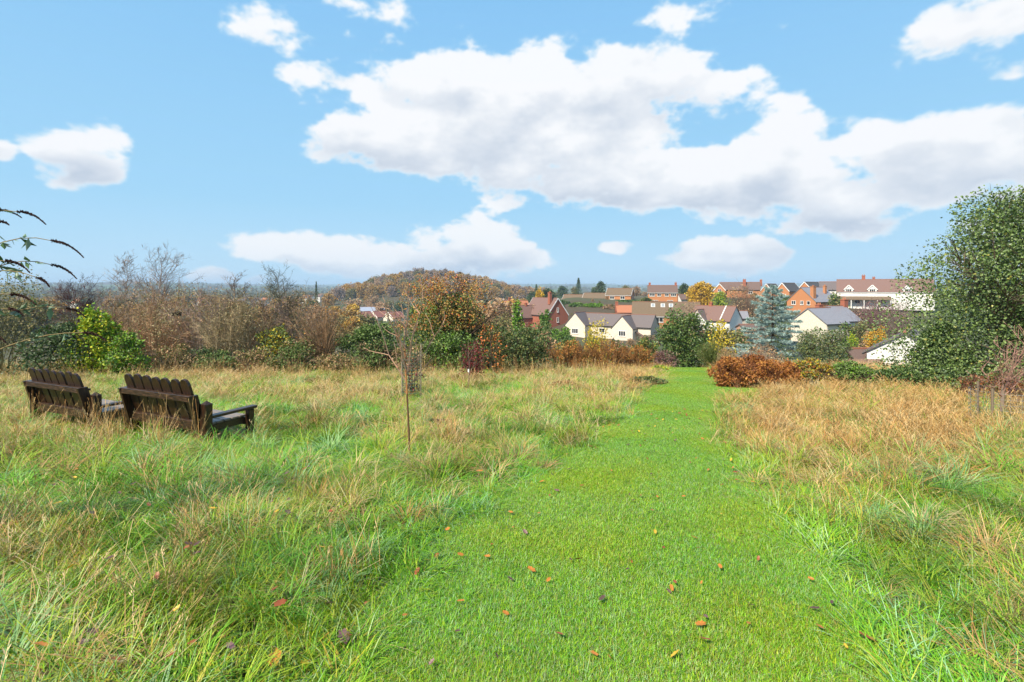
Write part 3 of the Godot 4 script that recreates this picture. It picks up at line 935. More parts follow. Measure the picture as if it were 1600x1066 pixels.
	shrub("red_bramble", "reddish brown bramble in front of the tall holly tree", 1480, 1640, 585, 11.2, {n = 2400, size = 0.045, colours = [PLUM[1], RUST[0], RUST[1], OLIVE[1], TAN[1]], stems = 44, subs = 12, fine = 4, twig = Color(0.15, 0.075, 0.06), foot = 0.45, low = 0.0, deep = 0.5})
	shrub("dock_clump", "rust brown dead dock clump in the tall straw grass", 858, 905, 596, 13.6, {n = 900, size = 0.05, colours = [RUST[0], RUST[1], TAN[1]], stems = 14, low = 0.0, narrow = 0.3}, "plant")
	# --- gardens between the hedge and the houses
	shrub("ivy_column", "tall ivy covered trunk standing before the brick gable house", 795, 822, 470, 60.0, {n = 2600, size = 0.22, colours = [GREEN[2], LIME[1], LIME[0]], deep = 1.0, lobes = 16}, "tree")
	shrub("garden_tree", "green tree crowding the roof of the brick gable house", 838, 866, 486, 70.0, {n = 3000, size = 0.24, colours = [GREEN[1], GREEN[2], LIME[0]], lobes = 14}, "tree")
	shrub("garden_shrub", "lime green shrub below the left cottage gable", 855, 905, 512, 90.0, {n = 2400, size = 0.26, colours = [LIME[0], LIME[1], GREEN[2]]})
	shrub("garden_shrub", "brown bare shrub between the ivy column and the cottage", 800, 872, 508, 50.0, {n = 900, size = 0.12, colours = TAN, stems = 40, subs = 14, fine = 5, twig = Color(0.14, 0.10, 0.075), thick = 0.03, foot = 0.4})
	shrub("garden_shrub", "olive brown shrub left of the ivy column", 755, 815, 490, 55.0, {n = 3600, size = 0.16, colours = OLIVE, stems = 14})
	shrub("garden_shrub", "dark shrub beneath the porch of the white cottage", 985, 1040, 525, 100.0, {n = 2200, size = 0.25, colours = [PLUM[1], DARK[2], TAN[1]]})
	shrub("bare_garden_tree", "bare brown tree spreading before the long bungalow roof", 1040, 1105, 470, 110.0, {n = 1400, size = 0.2, colours = TAN, stems = 40, subs = 14, fine = 5, twig = Color(0.17, 0.11, 0.085), thick = 0.05, foot = 0.1}, "tree")
	shrub("golden_tree", "large golden yellow tree behind the bungalow", 1070, 1122, 441, 185.0, {n = 4200, size = 0.55, colours = GOLD, lobes = 16}, "tree")
	shrub("lime_tree", "small yellow green tree right of the golden tree", 1112, 1140, 456, 180.0, {n = 1800, size = 0.45, colours = [LIME[1], LIME[2], GREEN[2]]}, "tree")
	shrub("bare_garden_tree", "broad pinkish brown bare tree before the long brick house", 1128, 1196, 444, 150.0, {n = 2200, size = 0.3, colours = TAN + [AMBER[2]], stems = 50, subs = 16, fine = 6, twig = Color(0.20, 0.13, 0.095), thick = 0.07, foot = 0.1}, "tree")
	shrub("weeping_tree", "purplish weeping bare tree before the white building with dormers", 1333, 1392, 465, 75.0, {n = 1800, size = 0.13, colours = PLUM, stems = 60, subs = 16, fine = 6, twig = Color(0.17, 0.10, 0.095), thick = 0.04, upright = -0.6, foot = 0.1}, "tree")
	shrub("weeping_tree", "pale pinkish bare tree beside the tall holly", 1385, 1428, 462, 78.0, {n = 900, size = 0.13, colours = PLUM, stems = 44, subs = 14, fine = 6, twig = Color(0.22, 0.16, 0.14), thick = 0.04, upright = -0.3, foot = 0.1}, "tree")
	shrub("brown_garden_shrub", "olive brown shrub at the corner of the pale rendered house", 1325, 1372, 500, 70.0, {n = 2400, size = 0.16, colours = OLIVE, stems = 16})
	shrub("orange_shrub", "orange autumn shrub above the shed roof", 1345, 1378, 519, 52.0, {n = 1500, size = 0.12, colours = [Color(0.5, 0.25, 0.02), GOLD[1], GOLD[2]]})
	shrub("orange_hedge", "clipped orange hedge beside the white garden wall", 1355, 1392, 510, 58.0, {n = 1700, size = 0.12, colours = [Color(0.52, 0.27, 0.02), GOLD[1], GOLD[2]], low = 0.3})
	shrub("lime_shrub", "lime green shrub left of the shed", 1318, 1345, 520, 55.0, {n = 1300, size = 0.12, colours = LIME})
	var row := [[862, 915, 528, 34.0, [DARK[2], GREEN[1], GREEN[2]], "dark green shrub under the cottage's left gable"], [905, 950, 530, 36.0, [OLIVE[1], GREEN[2], LIME[0]], "olive green shrub below the cottage windows"], [940, 1000, 534, 33.0, [PLUM[1], DARK[2], TAN[1]], "purplish shrub below the cottage's right gable"], [985, 1035, 530, 35.0, [OLIVE[2], GREEN[1], YELLOW[0]], "olive yellow shrub between cottage porch and evergreen"], [830, 872, 520, 36.0, [TAN[1], TAN[2], OLIVE[2]], "buff brown shrub left of the cottage"], [884, 920, 474, 186.0, [GREEN[1], GREEN[2], LIME[0]], "green garden hedge behind the cottage's left gable"], [910, 945, 475, 184.0, [LIME[0], LIME[1], GREEN[2]], "lime green garden bush below the terrace"], [938, 972, 477, 180.0, [OLIVE[1], TAN[1], PLUM[2]], "brown garden hedge below the terrace"], [862, 892, 470, 195.0, [DARK[1], DARK[2], GREEN[1]], "dark bush behind the red brick gable"], [960, 1010, 470, 200.0, [DARK[2], GREEN[1]], "dark green bush under the flat roofed garden building"], [1000, 1022, 466, 196.0, [OLIVE[1], DARK[2]], "olive bush left of the detached house"], [1296, 1340, 476, 120.0, [OLIVE[1], OLIVE[2], LIME[0]], "olive tree behind the pale rendered house"], [1318, 1360, 486, 110.0, [PLUM[0], PLUM[1], TAN[1]], "plum brown tree right of the pale rendered house"], [1205, 1250, 462, 185.0, [GREEN[1], GREEN[2], OLIVE[1]], "green garden trees below the gabled brick house"], [1180, 1215, 470, 160.0, [TAN[1], TAN[2], OLIVE[1]], "buff tree left of the spruce top"], [1290, 1320, 458, 160.0, [LIME[0], OLIVE[2], GREEN[2]], "yellow green tree beside the broad slate roof"], [1330, 1420, 472, 140.0, [PLUM[0], PLUM[1], PLUM[2]], "plum coloured bare trees below the veranda"], [1300, 1350, 505, 84.0, [GREEN[1], OLIVE[1], LIME[0]], "green shrub beside the pale rendered house wall"], [1030, 1075, 508, 60.0, [DARK[2], GREEN[1]], "dark shrub behind the rounded evergreen"], [1130, 1180, 520, 55.0, [OLIVE[1], GREEN[1], TAN[1]], "olive shrub left of the spruce foot"], [770, 830, 500, 75.0, [OLIVE[1], TAN[2], GREEN[1]], "olive brown bush right of the berried tree"]]
	for a in row:
		shrub("garden_shrub", a[5], a[0], a[1], a[2], a[3], {n = 2400, size = 0.05 + a[3] * 0.0022, colours = a[4], stems = 10, lobes = 13, low = 0.02, spiky = 0.3})
	for a in [[1196, 1240, 500, 60.0, "green shrub behind the blue spruce"], [1140, 1172, 515, 70.0, "dull green shrub under the pale end gable"], [1250, 1300, 512, 60.0, "dark green shrub below the cream gable wall"], [1296, 1330, 530, 48.0, "low green shrub left of the shed fence"]]:
		shrub("garden_shrub", a[4], a[0], a[1], a[2], a[3], {n = 1700, size = 0.16, colours = [DARK[2], GREEN[1], GREEN[2]]})


# an open leafless tree: trunk, limbs forking three times
func bare_tree(called: String, label: String, u: float, d: float, top: float, spread: float, seed_: int, colour: Color, thick: float) -> void:
	var p := ground_at(u, d)
	var h := EYE - (top - 450.0) / FOCAL * d - p.y
	var t := thing(called, label, "tree", p)
	var r := rng_of(seed_)
	var bole := Geo.new()
	var crown := Geo.new()
	bole.k = colour
	var pts := []
	var lean := Vector3(r.randf_range(-0.12, 0.12), 0, r.randf_range(-0.1, 0.1))
	for i in 8:
		pts.append(Vector3(0, h * 0.92 * i / 7.0, 0) + lean * h * (i / 7.0) + Vector3(r.randfn(), 0, r.randfn()) * 0.03)
	bole.path(pts, thick, thick * 0.15, 6)
	for i in 46:
		var f := r.randf_range(0.35, 1.0)
		var k := f * 6.99
		var a: Vector3 = pts[int(k)].lerp(pts[int(k) + 1], k - int(k))
		var ang := i * 2.4 + r.randf()
		var l := spread * (1.25 - f) * r.randf_range(0.6, 1.1) + 0.15
		limb(crown, r, a, (Vector3(cos(ang), r.randf_range(0.6, 1.4), sin(ang))).normalized(), l, thick * 0.45 * (1.3 - f), colour, 2)
	part(t, "trunk", bole.mesh(), leafy("bark", 0.85, 0.0, 0.3))
	part(t, "crown", crown.mesh(), leafy("bark", 0.85, 0.0, 0.3))


func limb(g: Geo, r: RandomNumberGenerator, at: Vector3, dir: Vector3, l: float, thick: float, colour: Color, level: int) -> void:
	g.k = colour * r.randf_range(0.75, 1.25)
	g.k.a = 1.0
	var pts := [at]
	var p := at
	var q := dir
	for i in 4:
		q = (q + Vector3(r.randfn(), r.randfn() + 0.35, r.randfn()) * 0.14).normalized()
		p += q * l / 4.0
		pts.append(p)
	g.path(pts, maxf(thick, 0.0035), maxf(thick * 0.35, 0.0025), 3)
	if level <= 0:
		return
	for i in 6:
		var k := r.randi_range(1, 4)
		var side := (q + Vector3(r.randfn(), r.randfn() * 0.7 + 0.2, r.randfn()) * 0.75).normalized()
		limb(g, r, pts[k], side, l * r.randf_range(0.3, 0.55), thick * 0.5, colour, level - 1)


func berry_tree() -> void:
	var d := 19.6
	var s := size_of(594, 812, 432, d)
	var t := thing("berried_tree", "broad hedge tree with green leaves below and orange red top", "tree", ground_at(702, d))
	part(t, "trunk", twig_bush(311, s.x, s.y, s.x * 0.8, 16, 16, 5, Color(0.085, 0.06, 0.045), 0.05, 0.6, 0.08), leafy("bark", 0.85, 0.0, 0.3))
	var low := part(t, "crown", leaf_cloud(312, s.x * 0.94, s.y * 0.8, s.x * 0.75, 15000, 0.075, [DARK[1], GREEN[1], GREEN[1], GREEN[2], Color(0.28, 0.27, 0.025), OLIVE[2]], 22, 0.08), leafy("leaves", 0.6, 0.4))
	var high := part(t, "autumn_crown", leaf_cloud(313, s.x * 0.8, s.y * 0.56, s.x * 0.6, 7000, 0.062, [OLIVE[2], Color(0.22, 0.15, 0.04), AMBER[3], Color(0.44, 0.16, 0.035), Color(0.52, 0.13, 0.035)], 16, 0.1, 0.45, 0.5), leafy("leaves", 0.6, 0.4), Vector3(0, s.y * 0.45, 0))
	low.set_meta("label", "green lower leaves")
	high.set_meta("label", "orange red upper leaves")


func holly_tree() -> void:
	var d := 13.2
	var t := thing("holly_tree", "tall dark green evergreen tree with glossy leaves beside the straw meadow", "tree", ground_at(1606, d))
	var w := 7.6
	var h := EYE - (300.0 - 450.0) / FOCAL * d - ground_at(1606, d).y
	part(t, "trunk", twig_bush(411, w * 0.66, h * 0.97, w * 0.66, 17, 16, 5, Color(0.11, 0.085, 0.06), 0.055, 0.4, 0.06), leafy("bark", 0.85, 0.0, 0.3))
	part(t, "crown", leaf_cloud(412, w, h, w * 0.9, 92000, 0.062, [DARK[1], GREEN[1], DARK[2], GREEN[2], GREEN[3], GREEN[3], DARK[3], Color(0.26, 0.26, 0.05)], 60, 0.0, 0.42, 0.0, 0.34), leafy("glossy leaves", 0.46, 0.35))


func blue_spruce() -> void:
	var d := 30.0
	var p := ground_at(1207, d)
	var h := EYE - (448.0 - 450.0) / FOCAL * d - p.y
	var t := thing("blue_spruce", "silvery blue spruce with tiered drooping branches", "tree", p)
	var bole := Geo.new()
	bole.k = Color(0.09, 0.06, 0.045)
	bole.path([Vector3.ZERO, Vector3(0.03, h * 0.5, 0), Vector3(0, h * 0.97, 0)], 0.13, 0.02, 7)
	part(t, "trunk", bole.mesh(), leafy("bark", 0.85, 0.0, 0.3))
	var r := rng_of(611)
	var wood := Geo.new()
	var needles := Geo.new()
	for i in 96:
		var f := 0.14 + 0.86 * pow(i / 96.0, 0.85)
		var reach := (2.5 * pow(1.0 - f, 0.7) + 0.18) * r.randf_range(0.5, 1.2)
		var ang := i * 2.4 + r.randf() * 0.5
		var out := Vector3(cos(ang), 0, sin(ang))
		var at := Vector3(0, f * h, 0)
		var pts := []
		for s in 5:
			var q := s / 4.0
			pts.append(at + out * reach * q + Vector3(0, reach * (-0.3 * q + 0.2 * q * q) + (0.12 * q if f > 0.8 else 0.0), 0))
		wood.k = Color(0.10, 0.075, 0.055)
		wood.path(pts, 0.022 * (1.1 - f), 0.006, 3)
		for j in int(50 + reach * 75):
			var q := 0.18 + 0.82 * sqrt(r.randf())
			var k := q * 3.999
			var b: Vector3 = pts[int(k)].lerp(pts[int(k) + 1], k - int(k))
			var side := out.cross(Vector3.UP) * r.randf_range(-1, 1)
			var fan := reach * 0.34 * (1.15 - q) + 0.05
			b += side * fan * r.randf() + Vector3(0, r.randf_range(-0.06, 0.03), 0)
			var dir := (out * 0.8 + side * 0.9 + Vector3(0, r.randf_range(-0.5, 0.35), 0)).normalized()
			needles.k = pick_colour(r, SILVER, r.randf())
			for m in 3:
				var dd := (dir + Vector3(r.randfn(), r.randfn(), r.randfn()) * 0.35).normalized()
				var sd := dd.cross(Vector3(r.randfn(), r.randfn(), r.randfn())).normalized()
				needles.leaf(b, dd, sd, dd.cross(sd), r.randf_range(0.09, 0.17), 0.013)
	part(t, "branches", wood.mesh(), leafy("bark", 0.85, 0.0, 0.3))
	part(t, "needles", needles.mesh(), leafy("leaves", 0.6, 0.4))


# ---------------------------------------------------------------- far trees
func build_far_trees() -> void:
	# one of each kind: a crown of leaf clumps on a trunk, a metre wide and a metre tall, scaled where it stands
	var kinds := {
		"oak": [[AMBER[2], AMBER[3], GOLD[0], TAN[3]], 1.0], "orange": [[AMBER[2], AMBER[3], GOLD[0], GOLD[1]], 1.0], "bare": [TAN, 0.6], "olive": [OLIVE, 1.0], "green": [DARK, 1.0], "gold": [GOLD, 1.0], "greybrown": [[Color(0.19, 0.15, 0.12), Color(0.25, 0.19, 0.16), Color(0.3, 0.23, 0.19)], 0.6],
	}
	var protos := {}
	for k in kinds:
		for i in 2:
			var seed_: int = k.hash() % 500 + i * 31
			protos[k + str(i)] = [leaf_cloud(seed_, 1.0, 1.0, 1.0, int(1500 * kinds[k][1]) + 500, 0.055, kinds[k][0], 15, 0.22, 0.6, 0.15), twig_bush(seed_ + 5, 0.8, 0.92, 0.8, 9, 9, 3, Color(0.10, 0.08, 0.065), 0.02, 0.6, 0.03)]
	var con := Geo.new()
	var r := rng_of(88)
	for i in 1500:
		var f := pow(r.randf(), 0.7)
		var a := r.randf() * TAU
		var q := (1.0 - f) * 0.5 * sqrt(r.randf()) * (0.75 + 0.25 * sin(f * 60.0))
		con.k = pick_colour(r, DARK, r.randf())
		var o := Vector3(cos(a), -0.3, sin(a)).normalized()
		con.leaf(Vector3(cos(a) * q, 0.06 + f * 0.92, sin(a) * q), o, o.cross(Vector3.UP).normalized(), Vector3.UP, 0.075, 0.02)
	var pole := Geo.new()
	pole.k = Color(0.07, 0.05, 0.04)
	pole.tube(Vector3.ZERO, Vector3(0, 0.8, 0), 0.025, 0.008, 5)
	protos["conifer0"] = [con.mesh(), pole.mesh()]
	protos["conifer1"] = protos["conifer0"]
	var leaf_mat := leafy("leaves", 0.6, 0.4)
	var bark := leafy("bark", 0.85, 0.0, 0.3)
	var made := {}
	var put := func(kind: String, called: String, label: String, at: Vector3, w: float, h: float, turn: float, group: String, v: int) -> void:
		var key := kind + str(v) + called
		var t: Node3D
		if made.has(key):
			t = made[key].duplicate()
			t.name = numbered(called)
			add_child(t)
		else:
			t = thing(called, label, "tree", at)
			part(t, "trunk", protos[kind + str(v)][1], bark)
			part(t, "crown", protos[kind + str(v)][0], leaf_mat)
			made[key] = t
		t.transform = Transform3D(Basis(Vector3.UP, turn).scaled(Vector3(w, h, w)), at)
		tag(t, label, "tree", group)
	# the wooded hill
	var names := {"oak": ["brown_oak", "russet brown oak crown in the wood on the hill"], "orange": ["orange_tree", "orange autumn tree in the wood on the hill"], "bare": ["buff_tree", "buff half bare tree in the wood on the hill"], "greybrown": ["bare_tree", "grey brown bare tree in the wood on the hill"], "olive": ["olive_tree_crown", "olive green tree in the wood on the hill"]}
	var order := ["oak", "orange", "bare", "greybrown", "oak", "olive", "greybrown", "bare"]
	var spots := []
	while spots.size() < 190:
		var d := r.randf_range(500.0, 680.0)
		var x := r.randf_range(-225.0, 45.0)
		if land(x, -d) < -12.0 + r.randf() * 3.0:
			continue
		var clear := true
		for s in spots:
			if Vector2(s.x - x, s.y - d).length() < 9.5:
				clear = false
				break
		if clear:
			spots.append(Vector2(x, d))
		elif r.randf() < 0.002:
			spots.append(Vector2(x, d))
	for s in spots:
		var k: String = order[r.randi() % order.size()]
		var w := r.randf_range(12.0, 18.0)
		put.call(k, names[k][0], names[k][1], Vector3(s.x, land(s.x, -s.y) - 0.5, -s.y), w, r.randf_range(10.0, 14.5), r.randf() * TAU, "trees of the wood on the hill", r.randi() % 2)
	# hedgerows and woods of the far country, past telling apart
	var places := []
	var tints := []
	while places.size() < 4200:
		var d := 750.0 * pow(8.0, r.randf())
		var x := r.randf_range(-1.1, 1.1) * d
		var f := field_noise.get_noise_2d(x * 0.09 + 77.0, d * 0.22)
		if absf(f) > 0.035 and f < 0.2:
			continue
		var s := r.randf_range(7.0, 13.0)
		places.append(Transform3D(Basis(Vector3.UP, r.randf() * TAU).scaled(Vector3(s * 1.5, s, s * 1.5)), Vector3(x, land(x, -d) - 1.0, -d)))
		tints.append(Color(1, 1, 1) * r.randf_range(0.7, 1.2))
	stuff("far_woodland", protos["olive0"][0], leaf_mat, places, tints, "hedgerows and woods of the far country on the skyline", "woodland")
	# the plain below and the village gardens: [u, depth, width, height, kind, label]
	var low := {"oak": ["brown_tree", "russet brown tree on the low land beyond the hedge"], "orange": ["amber_tree", "orange autumn tree on the low land beyond the hedge"], "bare": ["buff_hedge_tree", "buff bare tree on the low land beyond the hedge"], "greybrown": ["grey_bare_tree", "grey brown bare tree on the low land beyond the hedge"], "olive": ["olive_field_tree", "olive green tree on the low land beyond the hedge"], "green": ["dark_green_tree", "dark green tree on the low land beyond the hedge"]}
	for i in 190:
		var u := r.randf_range(-60.0, 860.0)
		var d := r.randf_range(120.0, 480.0) if i < 120 else r.randf_range(480.0, 900.0)
		var k: String = ["oak", "orange", "bare", "greybrown", "olive", "green", "bare"][r.randi() % 7]
		var p := ground_at(u, d)
		var h := minf(r.randf_range(6.0, 11.5), (EYE - p.y) + (d * 0.0 if d < 480.0 else 4.0) - 0.2 * d / 100.0)
		if u > 520.0 and u < 860.0 and d > 480.0:
			continue
		put.call(k, low[k][0], low[k][1], p, h * r.randf_range(1.0, 1.5), h, r.randf() * TAU, "trees on the low land", r.randi() % 2)
	for a in [["conifer", "tall_conifer", "lone dark conifer rising left of the wooded hill", 494, 330.0, 5.0, 22.5], ["gold", "bright_yellow_tree", "round bright yellow tree below the wooded hill", 552, 260.0, 10.0, 8.6], ["conifer", "dark_conifer", "dark conifer on the skyline behind the brick gable house", 838, 420.0, 8.0, 17.0], ["conifer", "dark_conifer", "dark conifer on the skyline left of the brick terrace", 904, 360.0, 9.0, 14.0], ["green", "round_dark_tree", "round dark tree behind the terrace roofs", 938, 330.0, 10.0, 9.5], ["green", "round_dark_tree", "dark green tree on the skyline above the cottage chimney", 878, 420.0, 14.0, 10.5], ["green", "round_dark_tree", "round green tree beside the chimneyed brick house", 1068, 215.0, 7.5, 6.5], ["gold", "lime_poplar", "narrow yellow green tree beside the brick gable roof", 843, 170.0, 4.6, 11.5], ["conifer", "slim_conifer", "slim dark conifer below the wooded hill", 788, 300.0, 5.0, 13.0]]:
		put.call(a[0], a[1], a[2], ground_at(a[3], a[4]), a[5], a[6], 1.3, "", 0)
	var ridge := {"olive": ["skyline_tree", "olive tree on the skyline behind the village"], "bare": ["skyline_bare_tree", "buff bare tree on the skyline behind the village"], "greybrown": ["skyline_grey_tree", "grey bare tree on the skyline behind the village"], "green": ["skyline_dark_tree", "dark green tree on the skyline behind the village"]}
	for i in 46:
		var u := r.randf_range(790.0, 1440.0)
		var d := r.randf_range(300.0, 460.0)
		var k: String = ["olive", "bare", "greybrown", "green", "olive"][r.randi() % 5]
		var p := ground_at(u, d)
		var h := minf(r.randf_range(4.5, 8.0), EYE + 1.5 - p.y)
		put.call(k, ridge[k][0], ridge[k][1], p, h * r.randf_range(1.0, 1.6), h, r.randf() * TAU, "trees on the village skyline", r.randi() % 2)
	var lawn := {"green": ["village_green_tree", "dark green tree among the village houses"], "olive": ["village_olive_tree", "olive green tree among the village houses"], "bare": ["village_bare_tree", "buff bare tree among the village houses"]}
	for i in 54:
		var u := r.randf_range(770.0, 1420.0)
		var d := r.randf_range(60.0, 128.0) if i < 34 else r.randf_range(160.0, 230.0)
		if u > 1000.0 and u < 1180.0 and d < 128.0:
			d = r.randf_range(50.0, 80.0)
		var k: String = ["green", "olive", "bare", "olive"][r.randi() % 4]
		var p := ground_at(u, d)
		var h := r.randf_range(2.0, 4.0)
		if u > 865.0 and u < 1035.0 or u > 1225.0 and u < 1345.0:
			h = r.randf_range(0.9, 1.5)
		put.call(k, lawn[k][0], lawn[k][1], p, h * r.randf_range(1.1, 1.7), h, r.randf() * TAU, "trees in the village gardens", r.randi() % 2)


# ---------------------------------------------------------------- houses
func window(parent: Node, at: Vector3, turn: float, w: float, h: float, lights := 2, frame := "white frame") -> void:
	var f := Geo.new()
	var b := 0.09
	f.box(Vector3(0, h * 0.5 - b * 0.5, 0.03), Vector3(w, b, 0.1))
	f.box(Vector3(0, -h * 0.5 + b * 0.5, 0.03), Vector3(w, b, 0.1))
	for s in lights + 1:
		f.box(Vector3(lerpf(-w * 0.5 + b * 0.5, w * 0.5 - b * 0.5, float(s) / lights), 0, 0.031), Vector3(b, h - 2.0 * b, 0.096))
	f.box(Vector3(0, -h * 0.5 - 0.04, 0.07), Vector3(w + 0.16, 0.07, 0.16))
	var o := part(parent, "window", f.mesh(), flat(frame, Color(0.78, 0.78, 0.76), 0.5), at, Basis(Vector3.UP, turn))
	var g := Geo.new()
	g.box(Vector3(0, 0, 0.012), Vector3(w - b, h - b, 0.02))
	part(o, "pane", g.mesh(), flat("window glass", Color(0.02, 0.024, 0.03), 0.08))


func chimney(parent: Node, at: Vector3, h: float, w: float, m: Material) -> void:
	var g := Geo.new()
	g.box(Vector3(0, h * 0.5 - 0.6, 0), Vector3(w, h + 1.2, w * 0.8))
	g.box(Vector3(0, h + 0.06, 0), Vector3(w + 0.14, 0.16, w * 0.8 + 0.14))
	var c := part(parent, "chimney", g.mesh(), m, at)
	for s in [-0.25, 0.25]:
		var p := Geo.new()
		p.tube(Vector3(0, 0, 0), Vector3(0, 0.38, 0), 0.12, 0.1, 8)
		part(c, "chimney_pot", p.mesh(), flat("clay pot", Color(0.38, 0.15, 0.07), 0.8), Vector3(s * w, h + 0.14, 0))


# body with a ridge along x: walls, gables, two roof slopes, boards
func house(called: String, label: String, at: Vector3, yaw: float, l: float, w: float, eave: float, rise: float, wall: Material, roof: Material, o := {}) -> Node3D:
	var t := thing(called, label, o.get("category", "house"), at, deg_to_rad(yaw), o.get("group", ""))
	wing(t, Transform3D(), l, w, eave, rise, wall, roof, o)
	return t


func wing(t: Node3D, tr: Transform3D, l: float, w: float, eave: float, rise: float, wall: Material, roof: Material, o := {}) -> void:
	var g := Geo.new()
	var x := l * 0.5
	var z := w * 0.5
	var foot := -1.5
	for s in [-1.0, 1.0]:
		g.quad(Vector3(-x, foot, z * s), Vector3(x, foot, z * s), Vector3(x, eave, z * s), Vector3(-x, eave, z * s))
		g.poly([Vector3(x * s, foot, -z), Vector3(x * s, foot, z), Vector3(x * s, eave, z), Vector3(x * s, eave + rise, 0), Vector3(x * s, eave, -z)])
	part(t, "wall", g.mesh(), wall, tr.origin, tr.basis)
	var over: float = o.get("over", 0.25)
	var slope := atan2(rise, z)
	var run := z / cos(slope) + over
	for s in [-1.0, 1.0]:
		var r := Geo.new()
		var e: float = o.get("verge", 0.18)
		var th := 0.14
		var up := Vector3(0, cos(slope), sin(slope) * s)
		var dn := Vector3(0, -sin(slope), cos(slope) * s)
		var top := Vector3(0, eave + rise + 0.02, 0)
		var p := [top + Vector3(-x - e, 0, 0), top + Vector3(x + e, 0, 0), top + Vector3(x + e, 0, 0) + dn * run, top + Vector3(-x - e, 0, 0) + dn * run]
		r.poly([p[0] + up * th, p[1] + up * th, p[2] + up * th, p[3] + up * th])
		r.poly([p[0], p[1], p[2], p[3]])
		for i in 4:
			r.quad(p[i], p[(i + 1) % 4], p[(i + 1) % 4] + up * th, p[i] + up * th)
		part(t, "roof_slope", r.mesh(), roof, tr.origin, tr.basis)
		var gut := Geo.new()
		gut.box(p[2].lerp(p[3], 0.5) + dn * 0.07 + Vector3(0, -0.03, 0), Vector3(l + 2.0 * e, 0.12, 0.12))
		part(t, "gutter", gut.mesh(), flat(o.get("gutter", "black gutter"), Color(0.03, 0.03, 0.03) if o.get("gutter", "black gutter") == "black gutter" else Color(0.75, 0.75, 0.74), 0.4), tr.origin, tr.basis)
		if o.has("barge"):
			for q in [-1.0, 1.0]:
				var b := Geo.new()
				var a0 := top + Vector3((x + e + 0.03) * q, 0, 0) + up * th * 1.1
				var hh := 0.26
				var ex := Vector3(0.05 * q, 0, 0)
				var pts := [a0, a0 + dn * run, a0 + dn * run - up * hh, a0 - up * hh]
				b.poly(pts)
				b.poly([pts[0] + ex, pts[1] + ex, pts[2] + ex, pts[3] + ex])
				for i in 4:
					b.quad(pts[i], pts[(i + 1) % 4], pts[(i + 1) % 4] + ex, pts[i] + ex)
				part(t, "bargeboard", b.mesh(), flat("white boards", Color(0.8, 0.8, 0.79), 0.5), tr.origin, tr.basis)
	var rt := Geo.new()
	rt.box(Vector3(0, eave + rise + 0.17, 0), Vector3(l + 0.36, 0.13, 0.3))
	part(t, "ridge_tiles", rt.mesh(), o.get("ridge", flat("clay ridge", Color(0.25, 0.10, 0.06), 0.8)), tr.origin, tr.basis)
	for c in o.get("windows", []):
		# face, place along it, height of the middle, width, height, lights
		var f: String = c[0]
		var at := Vector3(c[1], c[2], z + 0.02) if f == "front" else (Vector3(x + 0.02, c[2], -c[1]) if f == "right" else Vector3(-x - 0.02, c[2], c[1]))
		var turn := 0.0 if f == "front" else (PI / 2 if f == "right" else -PI / 2)
		window(t, tr * at, turn + tr.basis.get_euler().y, c[3], c[4], c[5] if c.size() > 5 else 2)
	for c in o.get("chimneys", []):
		chimney(t, tr * Vector3(c[0], eave + rise + c[1], c[2]), c[3], c[4], o.get("stack", wall))


